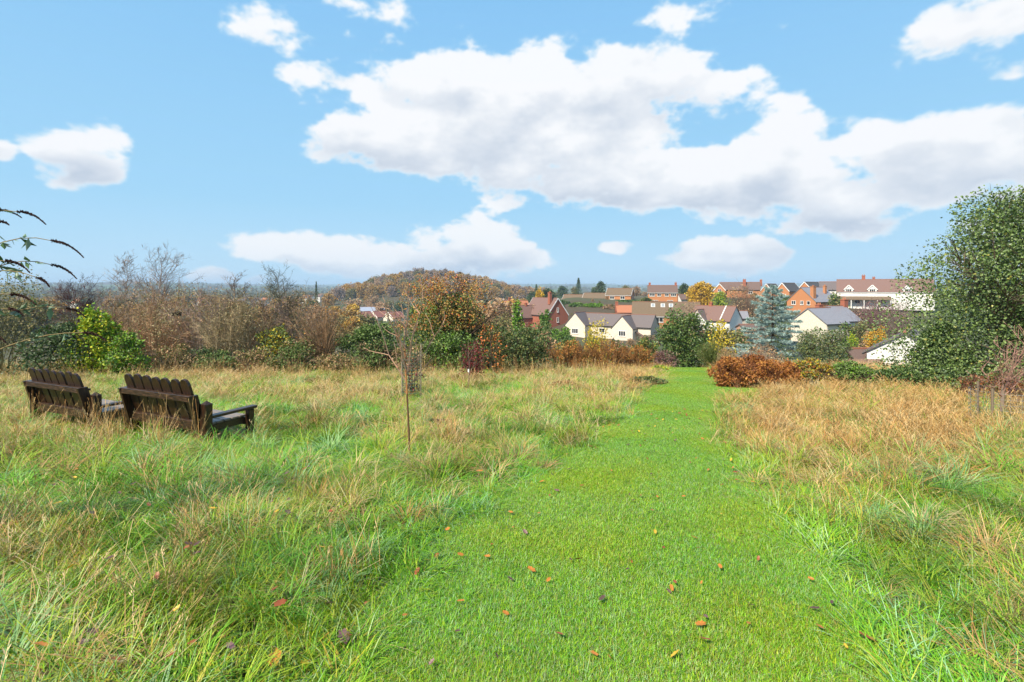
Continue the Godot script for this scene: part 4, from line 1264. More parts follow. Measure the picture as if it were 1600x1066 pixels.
func build_houses() -> void:
	var cream := mat("cream render", Color(0.50, 0.44, 0.35), Color(0.74, 0.68, 0.58), Vector3.ONE * 0.6, 0.9)
	var white := mat("white render", Color(0.52, 0.52, 0.50), Color(0.78, 0.78, 0.76), Vector3.ONE * 0.6, 0.9)
	var stone := mat("grey roughcast", Color(0.30, 0.27, 0.23), Color(0.46, 0.42, 0.37), Vector3.ONE * 0.9, 0.95)
	var red := mat("red brick", Color(0.24, 0.07, 0.04), Color(0.36, 0.13, 0.075), Vector3.ONE * 0.9, 0.9, 0.06)
	var orange := mat("orange brick", Color(0.33, 0.13, 0.055), Color(0.52, 0.24, 0.10), Vector3.ONE * 0.9, 0.9, 0.06)
	var slate := mat("slate", Color(0.065, 0.055, 0.055), Color(0.17, 0.14, 0.14), Vector3.ONE * 0.45, 0.6, 0.05)
	var grey_slate := mat("pale slate", Color(0.12, 0.12, 0.14), Color(0.28, 0.28, 0.31), Vector3.ONE * 0.4, 0.4, 0.05)
	var brown := mat("brown tile", Color(0.085, 0.055, 0.045), Color(0.15, 0.10, 0.085), Vector3.ONE * 0.7, 0.8, 0.05)
	var moss := mat("mossy tile", Color(0.08, 0.055, 0.035), Color(0.19, 0.14, 0.085), Vector3.ONE * 0.35, 0.9, 0.04)
	var purple := mat("purple brown tile", Color(0.10, 0.055, 0.045), Color(0.21, 0.125, 0.105), Vector3.ONE * 0.4, 0.75, 0.05)
	var clay := mat("orange clay tile", Color(0.28, 0.10, 0.05), Color(0.40, 0.17, 0.09), Vector3.ONE * 0.7, 0.85, 0.05)
	var charcoal := mat("charcoal tile", Color(0.035, 0.035, 0.038), Color(0.065, 0.065, 0.07), Vector3.ONE * 0.7, 0.8, 0.05)
	var at := func(u: float, v_eave: float, d: float, eave: float) -> Vector3:
		return Vector3((u - 800.0) / FOCAL * d, EYE - (v_eave - 450.0) / FOCAL * d - eave, -d)

	# the cream cottage: long body, two front gables, slate and brown tiles, a lean-to
	var c := house("cream_cottage", "cream rendered cottage with two front gables and slate roof", at.call(958, 508, 137.0, 5.0), -36.0, 23.0, 6.0, 5.0, 2.9, cream, slate, {windows = [["front", -1.8, 3.7, 1.6, 1.2, 2]], chimneys = []})
	var spin := Basis(Vector3.UP, PI / 2)
	for a in [[-8.4, 6.0, 5.4, 3.2], [5.1, 5.6, 5.0, 3.0]]:
		wing(c, Transform3D(spin, Vector3(a[0], 0, 2.9)), 5.6, a[1], 5.0 if a[0] < 0 else 4.7, a[3], cream, slate, {windows = [["left", 0.0, 3.4, 1.9, 1.35, 3]]})
	var leanto := Geo.new()
	leanto.poly([Vector3(8.0, 3.9, 4.4), Vector3(11.4, 2.1, 4.4), Vector3(11.4, 2.1, -0.5), Vector3(8.0, 3.9, -0.5)])
	leanto.poly([Vector3(8.0, 3.78, 4.4), Vector3(11.4, 1.98, 4.4), Vector3(11.4, 1.98, -0.5), Vector3(8.0, 3.78, -0.5)])
	leanto.quad(Vector3(8.0, 3.78, 4.4), Vector3(11.4, 1.98, 4.4), Vector3(11.4, 2.1, 4.4), Vector3(8.0, 3.9, 4.4))
	part(c, "porch_roof", leanto.mesh(), brown)
	var side := Geo.new()
	side.box(Vector3(9.5, 0.1, 3.5), Vector3(3.0, 3.4, 1.6))
	part(c, "porch_wall", side.mesh(), stone)
	var gable := Geo.new()
	gable.poly([Vector3(11.53, -1.5, -3), Vector3(11.53, -1.5, 3), Vector3(11.53, 5.0, 3), Vector3(11.53, 7.85, 0), Vector3(11.53, 5.0, -3)])
	part(c, "gable_wall", gable.mesh(), stone)

	var b := house("red_brick_house", "red brick house with white edged gable and purple tiled roof", at.call(852, 491, 160.0, 6.0), -60.0, 13.5, 7.6, 6.0, 5.0, red, purple, {barge = true, ridge = flat("purple ridge", Color(0.2, 0.1, 0.08)), windows = [["right", 0.0, 7.6, 0.6, 1.4, 1], ["right", 0.0, 4.6, 0.7, 1.5, 1]], chimneys = [[4.6, -0.6, 1.4, 2.3, 1.0]]})
	wing(b, Transform3D(spin, Vector3(-4.2, 0, 4.6)), 6.0, 5.4, 5.0, 3.6, red, purple, {barge = true, chimneys = [[0.0, -0.5, 0.0, 1.2, 0.8]]})
	house("brick_house", "small red roofed brick house left of the white edged gable", at.call(806, 483, 190.0, 5.0), 20.0, 9.0, 6.5, 5.0, 3.0, red, clay, {chimneys = [[-2.5, -0.3, 0.0, 1.3, 0.8]]})

	# the stepped brick terrace
	var k := 0
	for a in [[897, 470, 238.0, 9.5], [932, 468, 228.0, 11.0], [969, 461, 218.0, 10.5]]:
		house("terrace_house", ["brick terrace house with mossy roof, lowest of the stepped row", "brick terrace house with mossy roof, middle of the stepped row", "brick terrace house with mossy roof and large red gable end"][k], at.call(a[0], a[1], a[2], 5.0), -24.0, a[3], 7.5, 5.0, 2.7, orange, moss, {barge = true, gutter = "white gutter", group = "stepped brick terrace", windows = [["front", -2.6, 3.9, 1.9, 1.25, 2], ["front", 1.8, 3.9, 1.9, 1.25, 2], ["front", -2.4, 1.3, 2.0, 1.4, 2], ["right", 0.5, 4.0, 1.1, 1.1, 1]]})
		k += 1
	var gr := house("flat_roof_garage", "low flat roofed dark garden building below the brick terrace", at.call(965, 472, 205.0, 2.4), -16.0, 9.0, 4.0, 2.4, 0.15, charcoal, charcoal, {category = "outbuilding", ridge = charcoal})
	gr.set_meta("category", "outbuilding")
	house("detached_house", "orange brick detached house with a chimney at each end", at.call(1035, 457, 205.0, 5.1), -15.0, 11.2, 7.5, 5.1, 2.7, orange, brown, {stack = red, gutter = "white gutter", windows = [["front", -4.0, 4.2, 2.1, 1.15, 3], ["front", -1.3, 4.2, 1.5, 1.15, 2], ["front", 1.6, 4.2, 1.5, 1.15, 2], ["front", 4.1, 4.2, 2.1, 1.15, 3], ["front", -2.8, 1.4, 2.2, 1.3, 3], ["front", 2.8, 1.4, 2.2, 1.3, 3]], chimneys = [[-4.9, -0.3, 0.0, 1.2, 0.8], [5.1, -0.3, 0.0, 1.3, 0.8]]})
	house("brick_garage", "low brown roofed garage right of the detached brick house", at.call(1073, 468, 200.0, 2.3), 2.0, 6.5, 6.0, 2.3, 1.9, white, brown, {category = "garage"})

	# the bungalow with skylights and the white gabled wing
	var e := house("bungalow", "long mossy roofed bungalow with three skylights", at.call(1040, 493, 152.0, 2.9), -15.0, 19.0, 9.0, 2.9, 3.9, orange, moss, {gutter = "white gutter", windows = [["front", -2.4, 1.9, 3.2, 1.5, 3], ["front", 4.5, 1.9, 2.2, 1.4, 2]], chimneys = []})
	var tilt := atan2(3.9, 4.5)
	for s in [-3.6, -0.8, 1.5]:
		var sk := Geo.new()
		sk.box(Vector3.ZERO, Vector3(1.15, 0.12, 1.5))
		var f := part(e, "skylight", sk.mesh(), flat("white frame", Color(0.78, 0.78, 0.76), 0.5), Vector3(s, 2.9 + 3.9 * 0.72 + 0.2, 4.5 * 0.28), Basis(Vector3.RIGHT, tilt))
		var gl := Geo.new()
		gl.box(Vector3(0, 0.07, 0), Vector3(0.95, 0.03, 1.3))
		part(f, "pane", gl.mesh(), flat("skylight glass", Color(0.25, 0.28, 0.3), 0.05))
	var wg := house("white_gabled_house", "white gabled house with brown roof and pale end wall beyond the evergreen", at.call(1118, 500, 128.0, 3.5), -50.0, 10.5, 6.4, 3.5, 3.4, white, purple, {windows = [], chimneys = [[-1.2, -0.4, 0.0, 1.1, 0.7]], stack = red})
	wing(wg, Transform3D(spin, Vector3(-2.6, 0, 2.2)), 3.8, 4.6, 3.3, 2.7, white, slate, {})
	var rib := Geo.new()
	rib.box(Vector3(2.9, 5.4, 1.62), Vector3(0.25, 0.35, 4.5), Basis(Vector3.RIGHT, atan2(3.4, 3.2)))
	part(wg, "parapet", rib.mesh(), white)
	house("brick_outhouse", "small brick outhouse with grey roof beside the pale end wall", at.call(1157, 497, 132.0, 2.4), -10.0, 3.0, 3.4, 2.4, 1.7, stone, grey_slate, {category = "outbuilding"})
	var gw := house("garden_room", "low pinkish brick garden building with a teal door", at.call(1172, 512, 100.0, 1.9), 0.0, 4.0, 3.0, 1.9, 0.5, mat("pink brick", Color(0.40, 0.22, 0.15), Color(0.52, 0.30, 0.21), Vector3.ONE, 0.9), brown, {category = "outbuilding"})
	var door := Geo.new()
	door.box(Vector3(0.0, 0.9, 1.53), Vector3(0.95, 1.9, 0.06))
	part(gw, "door", door.mesh(), flat("teal paint", Color(0.12, 0.35, 0.32), 0.5))
	house("orange_roof_house", "small house with orange clay tiles behind the cream cottage", at.call(980, 488, 168.0, 4.0), -4.0, 7.0, 6.0, 4.0, 2.2, red, clay, {chimneys = [[-3.4, -0.6, 0.0, 1.6, 0.9], [3.3, -1.0, 0.0, 1.3, 0.8]]})

	# upper village on the right
	var h := house("long_brick_house", "orange brick house with dark roof behind the broad bare tree", at.call(1156, 453, 236.0, 4.8), -26.0, 17.0, 8.5, 4.8, 3.4, orange, brown, {stack = red, windows = [["front", 4.5, 3.6, 1.8, 1.2, 2]], chimneys = [[2.0, -1.2, 2.0, 2.4, 1.3], [8.8, -0.6, 0.0, 1.6, 1.0]]})
	wing(h, Transform3D(spin, Vector3(-8.3, 0, 2.6)), 5.5, 5.0, 4.6, 2.9, orange, brown, {barge = true, windows = [["left", 0.0, 4.6, 1.4, 1.2, 2]]})
	k = 0
	for a in [[1232, 455, 214.0, 6.0, 8.5], [1268, 453, 222.0, 6.4, 10.0], [1205, 455, 240.0, 6.0, 7.0]]:
		house("gabled_brick_house", ["orange brick house with white edged gable and black roof", "taller orange brick house with black roof right of the white edged gable", "orange brick house with dark roof half hidden behind the blue spruce"][k], at.call(a[0], a[1], a[2], 4.8), 30.0, a[4], a[3], 4.8, 3.3, orange, charcoal, {barge = true, windows = [["left", 0.0, 3.2, 1.5, 1.2, 2]]})
		k += 1
	house("wide_gable_house", "broad orange brick gable house with pale slate roof", at.call(1270, 471, 172.0, 4.6), 26.0, 12.0, 10.2, 4.6, 4.6, orange, grey_slate, {windows = [["left", -2.6, 4.2, 1.5, 1.3, 2], ["left", 0.3, 4.2, 1.1, 1.3, 2], ["left", 2.6, 4.2, 1.1, 1.3, 1]], chimneys = [[3.0, -0.8, 2.2, 1.3, 0.9], [-5.2, -2.5, 3.6, 2.8, 1.4]]})
	var l := house("dormered_building", "long white building with three gabled dormers and brown roof", at.call(1380, 456, 178.0, 4.6), -33.0, 27.0, 8.0, 4.6, 4.2, white, purple, {stack = red, gutter = "white gutter", chimneys = [[-5.6, -0.3, -0.2, 1.7, 1.0], [-2.6, -0.5, -1.4, 1.2, 0.8]], windows = []})
	for s in [-10.0, -3.2, 6.5]:
		wing(l, Transform3D(spin, Vector3(s, 0.0, 2.6)), 2.9, 2.6, 5.4, 1.5, white, purple, {over = 0.2, barge = true, windows = [["left", 0.0, 5.0, 1.7, 1.2, 3]]})
	var verge := Geo.new()
	verge.poly([Vector3(-13.4, 3.0, 4.0), Vector3(2.0, 3.0, 4.0), Vector3(2.0, 1.9, 6.2), Vector3(-13.4, 1.9, 6.2)])
	verge.poly([Vector3(-13.4, 2.88, 4.02), Vector3(2.0, 2.88, 4.02), Vector3(2.0, 1.78, 6.2), Vector3(-13.4, 1.78, 6.2)])
	verge.quad(Vector3(-13.4, 1.9, 6.2), Vector3(2.0, 1.9, 6.2), Vector3(2.0, 1.78, 6.2), Vector3(-13.4, 1.78, 6.2))
	part(l, "veranda_roof", verge.mesh(), moss)
	for s in 5:
		var post := Geo.new()
		post.box(Vector3(-13.0 + s * 3.7, 0.4, 6.0), Vector3(0.25, 2.9, 0.2))
		part(l, "veranda_post", post.mesh(), white)
	for s in 4:
		window(l, Vector3(-11.2 + s * 3.7, 1.2, 4.02), 0.0, 1.6, 1.5, 2)
	house("white_wing", "small white house with slate roof left of the dormered building", at.call(1302, 453, 196.0, 3.6), -30.0, 9.0, 7.0, 3.6, 3.0, white, slate, {windows = [["front", 1.5, 2.4, 1.6, 1.2, 2]]})

	# nearer on the right
	var m := house("pale_rendered_house", "pale rendered house with cream gable and stepped slate roofs", at.call(1280, 504, 100.0, 4.8), 22.0, 6.0, 7.6, 4.8, 2.7, cream, grey_slate, {stack = red, windows = [], chimneys = [[1.6, -1.0, -1.2, 1.6, 1.1]]})
	wing(m, Transform3D(Basis(), Vector3(5.4, 0.0, -0.5)), 4.8, 7.0, 5.1, 2.7, white, grey_slate, {stack = red, windows = [["front", 0.5, 2.8, 0.7, 1.3, 1]], chimneys = [[2.5, -0.2, 0.0, 1.5, 1.1]]})
	var n := house("white_garden_house", "white rendered wall of a house half hidden by the holly tree", at.call(1420, 548, 46.0, 3.4), 48.0, 6.5, 5.4, 3.4, 1.7, white, slate, {windows = []})
	n.set_meta("category", "house")
	var shed := house("garden_shed", "low wooden shed with brown tiled roof beside the white wall", at.call(1350, 562, 48.0, 1.5), 4.0, 3.3, 2.6, 1.5, 0.9, mat("shed wood", Color(0.10, 0.055, 0.035), Color(0.19, 0.11, 0.07), Vector3(2, 8, 2), 0.85, 0.05), brown, {category = "shed", over = 0.35})
	var pane := Geo.new()
	pane.box(Vector3(0.2, 1.15, 1.31), Vector3(0.9, 0.45, 0.04))
	part(shed, "window", pane.mesh(), flat("window glass", Color(0.02, 0.024, 0.03), 0.08))
	var fence := thing("garden_fence", "weathered wooden garden fence in front of the shed", "fence", at.call(1350, 575, 43.0, 0.0))
	var plank := Geo.new()
	plank.bevel_box(Vector3(0, -0.1, 0), Vector3(0.14, 1.7, 0.022), 0.004)
	var pm := plank.mesh()
	for i in 22:
		part(fence, "plank", pm, mat("fence wood", Color(0.22, 0.14, 0.10), Color(0.36, 0.24, 0.18), Vector3(9, 1, 9), 0.9, 0.03), Vector3(-1.7 + i * 0.155, 0.0 + 0.02 * sin(i * 2.1), 0.004 * (i % 3)))
	for s in [-0.4, 0.4]:
		var rail := Geo.new()
		rail.box(Vector3(0, s - 0.1, -0.05), Vector3(3.5, 0.08, 0.05))
		part(fence, "rail", rail.mesh(), mats["fence wood"])

	# far town on the low land to the left: small plain houses, still one by one
	var r := rng_of(930)
	for i in 12:
		var u := r.randf_range(70.0, 300.0) if i < 4 else r.randf_range(300.0, 540.0)
		var d := r.randf_range(420.0, 640.0)
		var p := ground_at(u, d)
		house("distant_house", "small pale house in the distant town beyond the left hedge", p, r.randf_range(-60, 60), r.randf_range(9, 16), 8.0, r.randf_range(4.5, 6.5), 3.0, white if i % 3 else cream, [slate, brown, clay][i % 3], {group = "distant town houses"})
	k = 0
	for a in [[568, 500, 262.0], [592, 499, 270.0], [616, 500, 265.0]]:
		house("red_roofed_house", ["cream gable house with red brown roof, first of the row below the hill", "cream gable house with red brown roof, middle of the row below the hill", "cream gable house with red brown roof, last of the row by the berried tree"][k], at.call(a[0], a[1] - 4, a[2], 4.5), 60.0, 9.0, 6.5, 4.5, 2.9, cream, mat("red brown tile", Color(0.20, 0.075, 0.06), Color(0.30, 0.13, 0.10), Vector3.ONE * 0.6, 0.8, 0.05), {barge = true, windows = [["left", 0.0, 3.2, 1.4, 1.3, 2]], group = "red brown roofed row"})
		k += 1
	house("blue_roofed_house", "house with pale blue grey slate roof below the yellow tree", at.call(582, 488, 300.0, 4.0), 8.0, 14.0, 8.0, 4.0, 3.0, white, mat("blue slate", Color(0.20, 0.24, 0.32), Color(0.30, 0.34, 0.42), Vector3.ONE * 0.6, 0.4, 0.05), {})


# ---------------------------------------------------------------- benches
func bench(called: String, label: String, at: Vector3, yaw: float, seed_: int) -> void:
	var t := thing(called, label, "bench", at, deg_to_rad(yaw), "dark wooden benches in the meadow")
	var up := mat("wet wood upright", Color(0.002, 0.0015, 0.001), Color(0.085, 0.036, 0.016), Vector3(6, 0.7, 6), 0.34, 0.03, 0.25)
	var across := mat("wet wood across", Color(0.003, 0.002, 0.0015), Color(0.11, 0.058, 0.032), Vector3(0.7, 6, 6), 0.34, 0.03, 0.25)
	var pale := mat("weathered seat wood", Color(0.12, 0.10, 0.085), Color(0.26, 0.22, 0.19), Vector3(1.2, 9, 9), 0.4, 0.03, 0.25)  # paleness is the wet sheen of the seat tops painted in, not weathering
	var r := rng_of(seed_)
	# back slats with rounded tops, leaning away from the sitter
	var lean := deg_to_rad(17.0)
	var outline := []
	for p in [[-0.084, 0.0], [0.084, 0.0], [0.084, 0.66], [0.074, 0.705], [0.046, 0.74], [0.0, 0.752], [-0.046, 0.74], [-0.074, 0.705], [-0.084, 0.66]]:
		outline.append(Vector2(p[0], p[1]))
	var sl := Geo.new()
	sl.slab(outline, -0.018, 0.018)
	var sm := sl.mesh()
	for i in 7:
		part(t, "back_slat", sm, up, Vector3(-0.63 + i * 0.21, 0.24 + r.randf_range(-0.012, 0.012), 0.04), Basis(Vector3.RIGHT, lean) * Basis(Vector3.BACK, r.randf_range(-0.015, 0.015)))
	var rail := Geo.new()
	rail.bevel_box(Vector3.ZERO, Vector3(1.56, 0.085, 0.075), 0.007)
	part(t, "upper_rail", rail.mesh(), across, Vector3(0, 0.70, 0.245))
	var low := Geo.new()
	low.bevel_box(Vector3.ZERO, Vector3(1.5, 0.13, 0.045), 0.007)
	part(t, "lower_rail", low.mesh(), across, Vector3(0, 0.30, 0.115))
	for s in [-1.0, 1.0]:
		var br := Geo.new()
		# wedge shaped side board, wide at the top
		var w := []
		for p in [[0.30, 0.735], [0.17, 0.745], [0.0, 0.12], [0.09, 0.02], [0.14, 0.14]]:
			w.append(Vector2(p[0], p[1]))
		br.slab(w, -0.022, 0.022)
		part(t, "side_board", br.mesh(), up, Vector3(s * 0.765, 0, 0), Basis(Vector3.UP, -PI / 2))
		var post := Geo.new()
		post.bevel_box(Vector3(0, 0.29, 0), Vector3(0.115, 0.66, 0.115), 0.01)
		var q := 0.0475
		for i in 4:
			var a0 := Vector3(q if i in [0, 3] else -q, 0.615, q if i in [0, 1] else -q)
			var a1 := Vector3(q if i in [3, 2] else -q, 0.615, q if i in [3, 0] else -q)
			post.tri(a0, a1, Vector3(0, 0.66, 0))
		part(t, "rear_post", post.mesh(), up, Vector3(s * 0.86, 0, 0.1))
		var arm := Geo.new()
		arm.bevel_box(Vector3.ZERO, Vector3(0.11, 0.04, 0.72), 0.006)
		part(t, "armrest", arm.mesh(), across, Vector3(s * 0.86, 0.425, -0.31))
		var leg := Geo.new()
		leg.bevel_box(Vector3(0, 0.18, 0), Vector3(0.09, 0.44, 0.09), 0.008)
		part(t, "front_leg", leg.mesh(), up, Vector3(s * 0.86, 0.0, -0.58))
		var apron := Geo.new()
		apron.bevel_box(Vector3.ZERO, Vector3(0.04, 0.1, 0.56), 0.006)
		part(t, "seat_side", apron.mesh(), across, Vector3(s * 0.78, 0.24, -0.25))
	for i in 5:
		var seat := Geo.new()
		seat.bevel_box(Vector3.ZERO, Vector3(1.6, 0.03, 0.108), 0.006)
		part(t, "seat_slat", seat.mesh(), pale, Vector3(0, 0.305, -0.03 - i * 0.122), Basis(Vector3.UP, r.randf_range(-0.004, 0.004)))
	var front := Geo.new()
	front.bevel_box(Vector3.ZERO, Vector3(1.6, 0.11, 0.035), 0.006)
	part(t, "front_rail", front.mesh(), across, Vector3(0, 0.225, -0.56))


func build_benches() -> void:
	bench("garden_bench", "dark wet wooden slatted bench whose armrest shows, nearer the young tree", Vector3(-4.93, land(-4.93, -7.45) - 0.02, -7.45), -24.0, 1)
	bench("garden_bench", "dark wet wooden slatted bench standing left of its twin", Vector3(-7.12, land(-7.12, -8.28) - 0.01, -8.28), -24.0, 2)


# ---------------------------------------------------------------- young trees, guards, small things
func mesh_guard(g: Geo, radius: float, h: float, step: float, wire: float) -> void:
	var n := 18
	for i in n:
		var a := TAU * i / n
		var p := Vector3(cos(a) * radius, 0, sin(a) * radius)
		g.tube(p, p + Vector3(0, h, 0), wire, wire, 3)
	var y := 0.0
	while y <= h:
		for i in n:
			var a := TAU * i / n
			var b := TAU * (i + 1) / n
			g.tube(Vector3(cos(a) * radius, y, sin(a) * radius), Vector3(cos(b) * radius, y, sin(b) * radius), wire, wire, 3)
		y += step


func build_young_trees() -> void:
	var bark := leafy("bark", 0.85, 0.0, 0.3)
	# the bare whip in the meadow: one stem, limbs from waist height
	var p := ground_at(640, 6.3)
	var t := thing("young_tree", "bare young tree with orange brown stem standing in the meadow", "tree", p)
	var g := Geo.new()
	g.k = Color(0.13, 0.075, 0.04)
	var pts := [Vector3(0.0, -0.05, 0), Vector3(-0.01, 0.35, 0), Vector3(-0.03, 0.8, 0.01), Vector3(-0.045, 1.05, 0), Vector3(-0.06, 1.4, 0.01), Vector3(-0.07, 1.72, -0.02), Vector3(-0.12, 1.98, 0)]
	g.path(pts.slice(0, 3), 0.014, 0.011, 7)
	g.k = Color(0.34, 0.16, 0.06)
	g.path(pts.slice(2, 5), 0.011, 0.008, 7)
	g.k = Color(0.36, 0.25, 0.18)
	g.path(pts.slice(4), 0.008, 0.003, 7)
	part(t, "trunk", g.mesh(), bark)
	var r := rng_of(41)
	var cr := Geo.new()
	for a in [[0.95, -0.5, 0.75, 0.62], [1.05, 0.45, 0.8, 0.66], [1.1, -0.3, 1.0, 0.45], [1.0, 0.3, 1.2, 0.5], [1.25, 0.5, 0.9, 0.6], [1.35, -0.45, 0.9, 0.5], [1.5, 0.4, 1.0, 0.42], [1.6, -0.4, 0.9, 0.34], [0.85, 0.35, 0.5, 0.4], [1.2, -0.1, 0.7, 0.4]]:
		limb(cr, r, Vector3(-0.045, a[0], 0.005), Vector3(a[1], a[2], r.randf_range(-0.5, 0.5)).normalized(), a[3] * 1.25, 0.0115, Color(0.40, 0.25, 0.17), 1)
	part(t, "branches", cr.mesh(), bark)
	# the guard with a seedling further back
	p = ground_at(643, 11.6)
	t = thing("tree_guard", "green plastic mesh guard around a seedling behind the young tree", "tree guard", p)
	g = Geo.new()
	g.k = Color(0.05, 0.14, 0.10)
	mesh_guard(g, 0.2, 1.05, 0.075, 0.0035)
	part(t, "mesh", g.mesh(), leafy("plastic", 0.5, 0.0))
	for s in [-0.21, 0.21]:
		var st := Geo.new()
		st.k = Color(0.26, 0.22, 0.17)
		st.tube(Vector3(s, -0.1, 0.02), Vector3(s * 1.05, 1.25, 0.02), 0.014, 0.012, 6)
		part(t, "stake", st.mesh(), leafy("plastic", 0.5, 0.0))

	# the small sapling with its tag
	p = ground_at(732, 13.4)
	t = thing("tagged_sapling", "thin bare sapling with a white tag in front of the red leaved shrub", "tree", p)
	g = Geo.new()
	g.k = Color(0.20, 0.14, 0.11)
	g.path([Vector3(0, -0.05, 0), Vector3(0.02, 0.5, 0), Vector3(-0.01, 1.3, 0)], 0.012, 0.003, 5)
	part(t, "trunk", g.mesh(), bark)
	cr = Geo.new()
	for a in [[0.45, -0.7, 0.8, 0.5], [0.45, 0.7, 0.8, 0.6], [0.6, 0.4, 1.0, 0.5], [0.75, -0.4, 1.0, 0.4], [0.9, 0.4, 0.9, 0.3]]:
		limb(cr, r, Vector3(0.01, a[0], 0), Vector3(a[1], a[2], r.randf_range(-0.4, 0.4)).normalized(), a[3], 0.007, Color(0.24, 0.17, 0.14), 1)
	part(t, "branches", cr.mesh(), bark)
	g = Geo.new()
	g.box(Vector3(0.0, 0.48, 0.02), Vector3(0.035, 0.085, 0.004))
	part(t, "plant_tag", g.mesh(), flat("white frame", Color(0.78, 0.78, 0.76), 0.5))

	# the spreading bare shrub on the right and its wire guard
	p = ground_at(1566, 8.6)
	t = thing("bare_fruit_tree", "bare small tree with forking reddish twigs before the holly", "tree", p)
	g = Geo.new()
	g.k = Color(0.20, 0.155, 0.12)
	g.path([Vector3(0, -0.05, 0), Vector3(0.0, 0.3, 0), Vector3(0.02, 0.62, 0)], 0.035, 0.022, 7)
	part(t, "trunk", g.mesh(), bark)
	cr = Geo.new()
	for a in [[0.45, -0.45, 1.1, 1.15], [0.55, -0.1, 1.2, 1.3], [0.6, 0.2, 1.1, 1.15], [0.6, 0.5, 1.0, 1.2], [0.5, 0.8, 0.7, 0.95], [0.5, -0.85, 0.6, 0.7], [0.55, 0.1, 0.9, 0.9]]:
		limb(cr, r, Vector3(0.01, a[0] * 0.85, 0), Vector3(a[1], a[2], r.randf_range(-0.5, 0.5)).normalized(), a[3] * 0.72, 0.011, Color(0.27, 0.16, 0.125), 2)
	part(t, "branches", cr.mesh(), bark)
	t = thing("wire_guard", "grey wire mesh guard around the bare small tree", "tree guard", ground_at(1566, 8.6))
	g = Geo.new()
	g.k = Color(0.16, 0.17, 0.16)
	mesh_guard(g, 0.42, 0.55, 0.09, 0.0028)
	part(t, "mesh", g.mesh(), leafy("wire", 0.4, 0.0))
	for a in [0.5, 2.6, 4.7]:
		var st := Geo.new()
		st.k = Color(0.18, 0.14, 0.10)
		st.tube(Vector3(cos(a) * 0.44, -0.1, sin(a) * 0.44), Vector3(cos(a) * 0.44, 0.62, sin(a) * 0.44), 0.018, 0.018, 6)
		part(t, "stake", st.mesh(), leafy("wire", 0.4, 0.0))

	# short half buried log
	p = ground_at(688, 8.3)
	t = thing("log", "short dark rotting log lying in the grass behind the young tree", "log", p + Vector3(0, 0.07, 0), 0.35)
	g = Geo.new()
	g.k = Color(0.07, 0.045, 0.03)
	g.path([Vector3(-0.19, 0.03, 0), Vector3(0, 0, 0.01), Vector3(0.19, -0.02, 0)], 0.065, 0.06, 9)
	part(t, "bark", g.mesh(), leafy("bark", 0.85, 0.0, 0.3))
	g = Geo.new()
	g.k = Color(0.16, 0.11, 0.07)
	g.tube(Vector3(0.188, -0.02, 0), Vector3(0.193, -0.02, 0), 0.058, 0.0, 9)
	part(t, "cut_end", g.mesh(), leafy("bark", 0.85, 0.0, 0.3))


